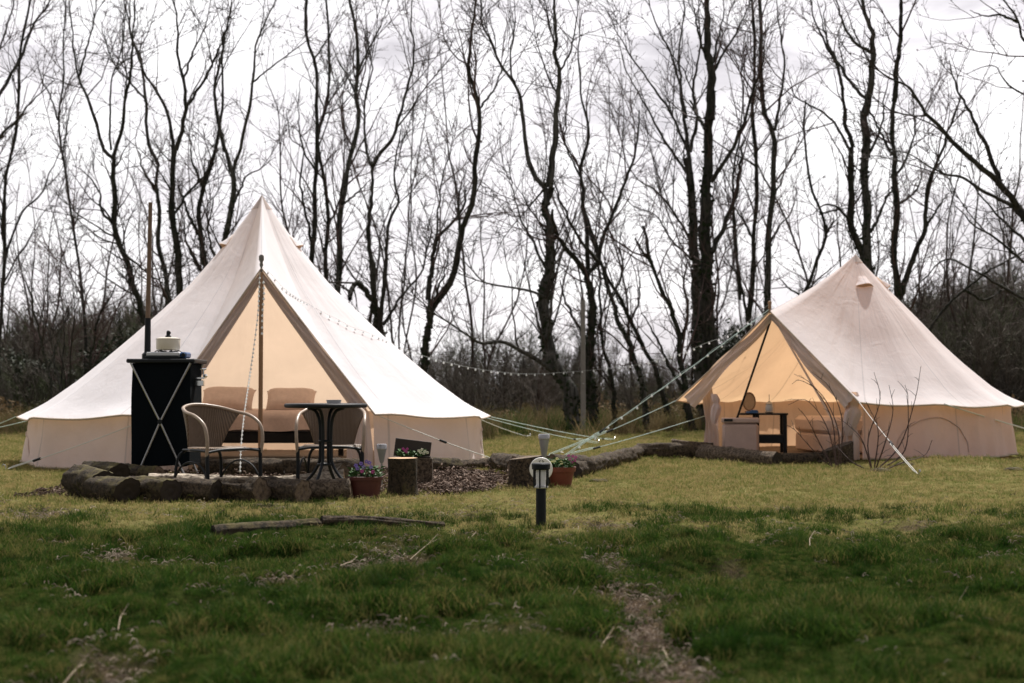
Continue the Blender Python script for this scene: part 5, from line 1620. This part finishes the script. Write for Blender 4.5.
b = MB(); b.lathe([(.018, 0), (.018, .02), (.0001, .02)], k=14); b.v = [(.16 + p[0], -.10 - p[2], .034 + p[1]) for p in b.v]; b.build('knob', M['black'], st)
b = MB(); 
for i in range(6):
    a = i * PI / 3; b.tube([(.02 * math.cos(a), .02 * math.sin(a), .062), (.10 * math.cos(a), .10 * math.sin(a), .074), (.12 * math.cos(a), .12 * math.sin(a), .062)], .005, 6)
b.build('pan_support', M['black'], st)
x, y = at(168, 12.65)
pt = empty('cooking_pot', (x, y, zt + .078), 0, 'squat cream cooking pot with a tall black lid knob', 'pot')
b = MB(); b.lathe([(.0001, 0), (.088, 0), (.100, .006), (.104, .02), (.106, .095), (.104, .100), (.0001, .100)], k=32); b.build('body', M['cream'], pt)
b = MB(); b.lathe([(.107, .098), (.107, .104), (.07, .114), (.0001, .118)], k=32); b.build('lid', M['cream'], pt)
b = MB(); b.lathe([(.0001, .114), (.026, .114), (.026, .128), (.016, .136), (.018, .15), (.014, .172), (.0001, .178)], k=14); b.box((.012, 0, .155), (.02, .012, .02)); b.build('lid_knob', M['black'], pt)
# tall pole behind the stand
x, y = at(146, 12.95); g = P(150.5, 203, 12.95)
tp = empty('tall_pole', (x, y, gzf(x, y)), 0, 'tall slim brown pole standing upright behind the black kitchen stand', 'pole')
H_ = g.z; dx = g.x - x
b = MB(); b.tube([(0, 0, -.05), (dx * .5, 0, H_ * .6), (dx, 0, H_)], [.026, .022, .018], 10); b.build('shaft', M['pole_wood'] if 'pole_wood' in M else M['post_brown'], tp)
b = MB(); b.tube([(dx * .42, 0, 1.02), (dx * .50, 0, 1.45)], [.031, .027], 10); b.lathe([(.05, 1.0), (.05, 1.12), (.03, 1.14)], (dx * .42, 0, 0), 12); b.build('sleeve', M['black'], tp)

# ------------------------------------------------------------------ furnishing inside the larger tent
def pillow(label, x, y, z, w_, d_, h_, rz=0, rx=0, mat='linen2', name='pillow'):
    V = []; F = []; n = 16
    for sgn in (1, -1):
        for i in range(n + 1):
            for j in range(n + 1):
                u, v = i / n * 2 - 1, j / n * 2 - 1
                e = max(0, (1 - u ** 4) * (1 - v ** 4)) ** .5
                pin = 1 - .07 * (1 - abs(u) ** 3) * abs(v) ** 3; pin2 = 1 - .07 * (1 - abs(v) ** 3) * abs(u) ** 3
                V.append((u * w_ / 2 * pin2, v * d_ / 2 * pin, sgn * h_ / 2 * e * (1 + .18 * (float(fbm(u * 2 + x, v * 2, 3)) - .5))))
    m_ = (n + 1) ** 2
    for s in (0, 1):
        for i in range(n):
            for j in range(n):
                a = s * m_ + i * (n + 1) + j; f = (a, a + n + 1, a + n + 2, a + 1); F.append(f if s == 0 else f[::-1])
    o = link(name, mesh_from(name, V, F, M[mat], True)); o.location = (x, y, z); o.rotation_euler = (rx, 0, rz); tag(o, label, 'pillow'); return o
bx, by = at(262, 16.5)
bed = empty('bed', (bx, by, .016), 0, 'low bed on a dark frame across the inside of the larger tent', 'bed')
b = MB(); b.box((0, 0, .255), (1.85, 1.15, .13), bev=.02); b.build('frame', M['darkcloth'], bed)
for sx in (-.86, .86):
    for sy in (-.5, .5): b = MB(); b.box((sx, sy, .095), (.06, .06, .19)); b.build('leg', M['darkcloth'], bed)
V = []; F = []; nx_, ny_ = 30, 16
for j in range(ny_ + 1):
    for i in range(nx_ + 1):
        u, v = i / nx_, j / ny_; x_ = lerp(-.95, .95, u); 
        if v < .35: yy = -.60; z_ = lerp(.335 + .012 * math.sin(u * 17), .52, v / .35)
        else: yy = lerp(-.58, .55, (v - .35) / .65); z_ = .535
        z_ += .03 * (float(fbm(x_ * 3, yy * 3, 12)) - .5) + (.0 if v < .35 else .02); yy += .02 * math.sin(u * 23 + v * 4)
        V.append((x_, yy, z_)); 
for j in range(ny_):
    for i in range(nx_): a = j * (nx_ + 1) + i; F.append((a, a + 1, a + nx_ + 2, a + nx_ + 1))
link('duvet', mesh_from('duvet', V, F, M['linen'], True), bed)
b = MB(); b.box((0, .02, .39), (1.80, 1.10, .20), bev=.05); b.build('mattress', M['linen2'], bed)
pillow('tan pillow on the bed left of the brown porch pole', *at(228, 16.45), .68, .62, .34, .24, 0, math.radians(46))
pillow('tan pillow on the bed right of the brown porch pole', *at(291, 16.45), .67, .58, .33, .24, .04, math.radians(46))

# furniture inside the smaller tent
x, y = at(740, 16.75)
cb = empty('cool_box', (x, y, .05), math.radians(-8), 'pinkish tan cool box inside the left of the smaller tent doorway', 'cool box')
b = MB(); b.box((0, 0, .18), (.42, .34, .36), bev=.03); b.build('body', M['boxtan'], cb)
b = MB(); b.box((0, 0, .395), (.44, .36, .06), bev=.02); b.build('lid', M['boxtan'], cb)
b = MB(); b.box((-.14, -.185, .40), (.10, .012, .03)); b.build('handle', M['black'], cb)
x, y = at(764, 17.0)
tb = empty('side_table', (x, y, .05), math.radians(-4), 'small black side table with a low shelf inside the smaller tent', 'table')
b = MB(); b.box((-.02, 0, .465), (.56, .36, .022), bev=.004); b.build('table_top', M['black'], tb)
b = MB(); b.box((.06, 0, .17), (.30, .34, .10), bev=.004); b.build('shelf', M['black'], tb)
for sx in (-.10, .225):
    for sy in (-.15, .15): b = MB(); b.box((sx, sy, .227), (.045, .045, .454), bev=.003); b.build('leg', M['black'], tb)
zt = .05 + .477
x, y = at(769, 16.95)
ln = empty('lantern', (x, y, zt), 0, 'small glass lantern on the black side table', 'lantern')
b = MB(); b.lathe([(.0001, 0), (.045, 0), (.052, .012), (.045, .02)], k=16); b.lathe([(.04, .10), (.045, .105), (.03, .125), (.008, .14), (.0001, .145)], k=16); b.tube([(0, 0, .14), (0, 0, .22)], .004, 6); b.build('frame', M['steel'], ln)
b = MB(); b.lathe([(.042, .02), (.050, .06), (.038, .10)], k=16); b.build('globe', M['solar_lens'], ln)
x, y = at(749, 16.95)
mr = empty('oval_mirror', (x, y, zt), math.radians(10), 'small oval mirror standing on the black side table', 'mirror')
b = MB(); pts = [(.075 * math.cos(a), .0, .135 + .105 * math.sin(a)) for a in np.linspace(0, 2 * PI, 25)[:-1]]; b.tube(pts, .009, 6, closed=True); b.box((0, 0, .012), (.09, .06, .022)); b.build('frame', M['wood'], mr)
b = MB(); b.add([(p[0], .002, p[2]) for p in pts] + [(p[0], .008, p[2]) for p in pts], [tuple(range(24)), tuple(range(47, 23, -1))]); b.build('glass', M['cut_pale'], mr, False)
x, y = at(752, 16.8); b = MB(); b.box((0, 0, .012), (.12, .09, .022), .3); b.box((.02, 0, .030), (.07, .08, .014), .1)
tag(b.build('folded_cloth', M['blue'], None, True, (x, y, zt)), 'small blue folded cloth on the black side table', 'cloth')
x, y = at(838, 17.35)
bd = empty('low_bed', (x, y, .05), math.radians(10), 'low bed with a tan cover inside the right of the smaller tent', 'bed')
b = MB(); b.box((0, 0, .33), (.72, 1.1, .20), bev=.05); b.build('mattress', M['linen2'], bd)
b = MB(); b.box((0, 0, .115), (.70, 1.06, .22), bev=.02); b.build('base', M['linen'], bd)

# ------------------------------------------------------------------ solar lights, disc sign
g = G(541, 523.5); x, y = g.x, g.y; z0 = gzf(x, y)
bl = empty('solar_bollard_light', (x, y, z0), math.radians(20), 'short black bollard light with a slatted head in the lawn in front', 'garden light')
b = MB(); b.tube([(0, 0, -.03), (0, 0, .225)], .0305, 20); b.build('post', M['black'], bl)
b = MB(); b.lathe([(.0001, .335), (.050, .335), (.055, .340), (.056, .368), (.050, .374), (.0001, .376)], k=28); b.build('cap', M['black'], bl)
b = MB(); b.lathe([(.033, .222), (.044, .228), (.044, .236), (.0001, .238)], k=28); b.build('collar', M['solar_lens'], bl)
for i in range(6):
    a = i * PI / 3; b = MB(); b.tube([(.045 * math.cos(a), .045 * math.sin(a), .336), (.046 * math.cos(a), .046 * math.sin(a), .26), (.040 * math.cos(a), .040 * math.sin(a), .226)], .0055, 6); b.build('slat', M['black'], bl)
b = MB(); b.lathe([(.028, .238), (.030, .336)], k=20); b.build('lens', M['sign'], bl)
b = MB(); b.lathe([(.0001, .262), (.012, .24)], k=12); b.build('reflector', M['chrome'], bl)

x, y = at(541, 11.45); z = P(541, 469, 11.45).z; z0 = gzf(x, y)
sg = empty('disc_sign', (x, y, z0), 0, 'round white disc sign on a short stake in front of the squat stump', 'sign')
b = MB(); b.lathe([(.0001, -.006), (.090, -.006), (.0935, 0), (.090, .006), (.0001, .006)], k=40); b.v = [(p[0], p[2], z - z0 + p[1]) for p in b.v]; b.build('disc', M['sign'], sg)
b = MB(); b.box((0, .012, (z - z0) / 2), (.03, .012, z - z0)); b.build('stake', M['wood_dark'], sg)
b = MB()
for dx_, dz_, r_ in ((-.014, .064, .005), (-.004, .067, .0045), (-.010, .056, .004), (.012, .066, .005), (.021, .061, .0045), (.015, .056, .004)):
    b.add([(dx_ + r_ * math.cos(a), -.0085, z - z0 + dz_ + r_ * .8 * math.sin(a)) for a in np.linspace(0, 2 * PI, 9)[:-1]], [tuple(range(8))])
b.build('printed_mark', M['ink'], sg, False)

def stake_light(label, px, Y, ztop, w_=.034, hh=.16, mat='solar_grey'):
    x, y = at(px, Y); z0 = gzf(x, y); t = empty('solar_stake_light', (x, y, z0), 0, label, 'garden light')
    h = ztop - z0
    b = MB(); b.tube([(0, 0, -.05), (0, 0, h - hh)], .008, 8); b.build('stake', M['steel'], t)
    b = MB(); b.lathe([(.012, h - hh), (.020, h - hh + .02), (w_, h - .045)], k=18); b.build('lens', M[mat], t)
    b = MB(); b.lathe([(w_ + .002, h - .045), (w_ + .006, h - .04), (w_ + .006, h - .008), (w_, h), (.0001, h)], k=18); b.build('cap', M['solar_cap'], t)
M['solar_cap'] = simple('solar_cap', (.34, .34, .35), .3, .5, bmp=0)
stake_light('silver stake light standing behind the squat dark stump', 544, 12.3, P(544, 434, 12.3).z, .044, .22)
stake_light('grey glass stake light between the trough and the flower topped stump', 382, 11.3, P(382, 444, 11.3).z, .036, .15)

# ------------------------------------------------------------------ planters and flowers
def flowers(root, spots, col, r=.016):
    for (x_, y_, z_) in spots:
        b = MB(); tilt = random.uniform(-.5, .2); rot = random.uniform(0, 6)
        for k_ in range(5):
            a = rot + k_ * 2 * PI / 5; c = Vector((x_ + r * .75 * math.cos(a), y_ - .006, z_ + r * .75 * math.sin(a)))
            b.ball(c + Vector((0, random.uniform(-.004, .004), 0)), r * .62, 7, (1, .3, .8))
        b.build('blossom', M[col], root)
def foliage(root, w_, d_, z_, h_, n, seed, mat='leaf'):
    r = random.Random(seed); b = MB()
    for _ in range(n):
        x_, y_ = r.uniform(-w_, w_), r.uniform(-d_, d_); L_ = r.uniform(.03, .055); a = r.uniform(0, 6.28); hh = z_ + r.uniform(0, h_)
        dx_, dy_ = math.cos(a) * L_, math.sin(a) * L_; s = Vector((-math.sin(a), math.cos(a), 0)) * L_ * .3; c = Vector((x_, y_, hh)); e = c + Vector((dx_, dy_, r.uniform(-.01, .03)))
        m_ = c.lerp(e, .5) + Vector((0, 0, .012)); b.add([c, m_ - s, e, m_ + s], [(0, 1, 2, 3)])
        if r.random() < .3: b.tube([(x_ * .7, y_ * .7, z_ - .02), c], .002, 4)
    b.build('foliage', M[mat], root, False)

x, y = at(366, 10.55); z0 = gzf(x, y)
t = empty('plant_trough', (x, y, z0), 0, 'dark red trough of violet pansies left of the sawn stump', 'plant pot')
b = MB(); V = []; k = 32
def rr_(a, w_, d_, e=4): 
    c_, s_ = math.cos(a), math.sin(a); q_ = (abs(c_ / w_) ** e + abs(s_ / d_) ** e) ** (-1 / e); return (c_ * q_, s_ * q_)
prof = [(.098, .068, 0), (.118, .082, .135), (.128, .090, .137), (.130, .092, .162), (.122, .084, .164), (.112, .076, .13)]
for (w_, d_, z_) in prof:
    for j in range(k): p = rr_(2 * PI * j / k, w_, d_); V.append((p[0], p[1], z_))
F = [(i * k + j, i * k + (j + 1) % k, (i + 1) * k + (j + 1) % k, (i + 1) * k + j) for i in range(len(prof) - 1) for j in range(k)] + [tuple(reversed(range(k)))]
b.add(V, F); b.build('trough', M['terra'], t)
b = MB(); b.add([(rr_(2 * PI * j / k, .113, .078)[0], rr_(2 * PI * j / k, .113, .078)[1], .14) for j in range(k)], [tuple(range(k))]); b.build('soil', M['soil'], t, False)
foliage(t, .11, .06, .145, .075, 130, 1)
flowers(t, [(-.055, -.05, .225), (-.03, -.04, .26), (-.01, -.06, .235), (.012, -.05, .275), (.045, -.05, .235), (.03, -.02, .265), (-.07, -.02, .245)], 'violet', .0125)
flowers(t, [(.06, -.06, .20), (-.02, -.065, .205)], 'magenta', .012)

x, y = at(561, 11.75); z0 = gzf(x, y)
t = empty('flower_pot', (x, y, z0), 0, 'round orange terracotta pot with pink and yellow flowers', 'plant pot')
b = MB(); b.lathe([(.0001, 0), (.080, 0), (.108, .125), (.118, .127), (.124, .165), (.114, .165), (.104, .12), (.0001, .12)], k=32); b.build('pot', M['terra_or'], t)
b = MB(); b.lathe([(.108, .142), (.0001, .146)], k=24); b.build('soil', M['soil'], t)
foliage(t, .09, .08, .15, .07, 120, 2)
flowers(t, [(.07, -.05, .23), (.095, -.04, .255), (.11, -.05, .22), (.085, -.06, .205), (.06, -.03, .26), (.12, -.03, .245)], 'magenta', .0105)
flowers(t, [(-.06, -.06, .215), (-.035, -.05, .235), (-.08, -.04, .205), (.0, -.07, .20), (-.01, -.03, .215)], 'yellow_petal', .011)

x, y = at(411, 11.75); z0 = gzf(x, y)
t = empty('wooden_planter', (x, y, z0), 0, 'dark wooden planter with a tall back board behind the sawn stump', 'planter')
b = MB(); b.box((.01, .06, .31), (.30, .022, .15), .0); V = [Vector(v) for v in b.v]
R_ = Matrix.Rotation(math.radians(7), 4, 'Y'); b.v = [tuple(R_ @ (v - Vector((0, 0, .3))) + Vector((0, 0, .3))) for v in V]; b.build('back_board', M['wood_dark'], t)
b = MB(); b.box((.05, 0, .12), (.26, .12, .24)); b.build('box', M['log_plain'], t)
b = MB(); b.box((.05, 0, .245), (.23, .10, .01)); b.build('soil', M['soil'], t)
foliage(t, .12, .05, .25, .04, 90, 3)
flowers(t, [(-.045, -.05, .30), (-.025, -.05, .315), (-.06, -.04, .315), (-.03, -.06, .29)], 'magenta', .010)
flowers(t, [(.07, -.05, .30), (.095, -.05, .31), (.12, -.05, .295), (.14, -.05, .285), (.085, -.06, .285), (.11, -.06, .28)], 'white_petal', .0105)

# ------------------------------------------------------------------ bare shrubs before the smaller tent
def shrub(label, Y, stems, seed):
    r = random.Random(seed); x, y = at(stems[0][0][0], Y); z = gzf(x, y)
    t = empty('bare_shrub', (x, y, z), 0, label, 'shrub'); b = MB(); tw_ = MB()
    for pts in stems:
        p3 = [P(px, py, Y + r.uniform(-.15, .15)) - Vector((x, y, z)) for px, py in pts]; p3[0].z = -.02
        sp = spline(p3, 16); b.tube([tuple(p) for p in sp], list(np.linspace(.0085, .0022, 16)), 5)
        for i in range(3, 15, 2):
            d = Vector(sp[i]) - Vector(sp[i - 1]); d.normalize(); e = (d + Vector((r.gauss(0, .7), r.gauss(0, .4), r.gauss(.1, .4)))).normalized() * r.uniform(.04, .16)
            c = Vector(sp[i]); tw_.tube([c, c + e * .5 + Vector((0, 0, .01)), c + e], [.0028, .0022, .0012], 4)
            tw_.ball(c + e * .02, .006, 5)
    b.build('stem', M['twig_red'], t); tw_.build('twigs', M['twig'], t)
shrub('fan of straight bare shoots in front of the smaller tent wall', 14.3,
      [[(872, 470), (868, 440), (880, 400), (874, 372)], [(876, 471), (900, 445), (915, 400), (921, 366)], [(878, 471), (905, 450), (908, 400), (905, 385)],
       [(872, 470), (862, 440), (848, 425), (838, 418)], [(875, 471), (886, 440), (893, 410), (889, 385)], [(870, 470), (852, 462), (838, 448), (826, 440)], [(880, 471), (904, 462), (925, 455), (932, 440)], [(874, 470), (878, 430), (866, 402)]], 3)
shrub('arching bare shoots curving over to the left before the doorway', 14.6,
      [[(838, 466), (838, 430), (822, 395), (800, 380), (792, 384)], [(836, 466), (832, 420), (812, 385), (794, 374)], [(834, 466), (818, 440), (808, 420), (798, 408)],
       [(840, 466), (842, 420), (830, 388), (812, 372)], [(834, 466), (815, 452), (795, 430), (786, 425)], [(838, 466), (826, 425), (806, 400), (788, 405)]], 4)
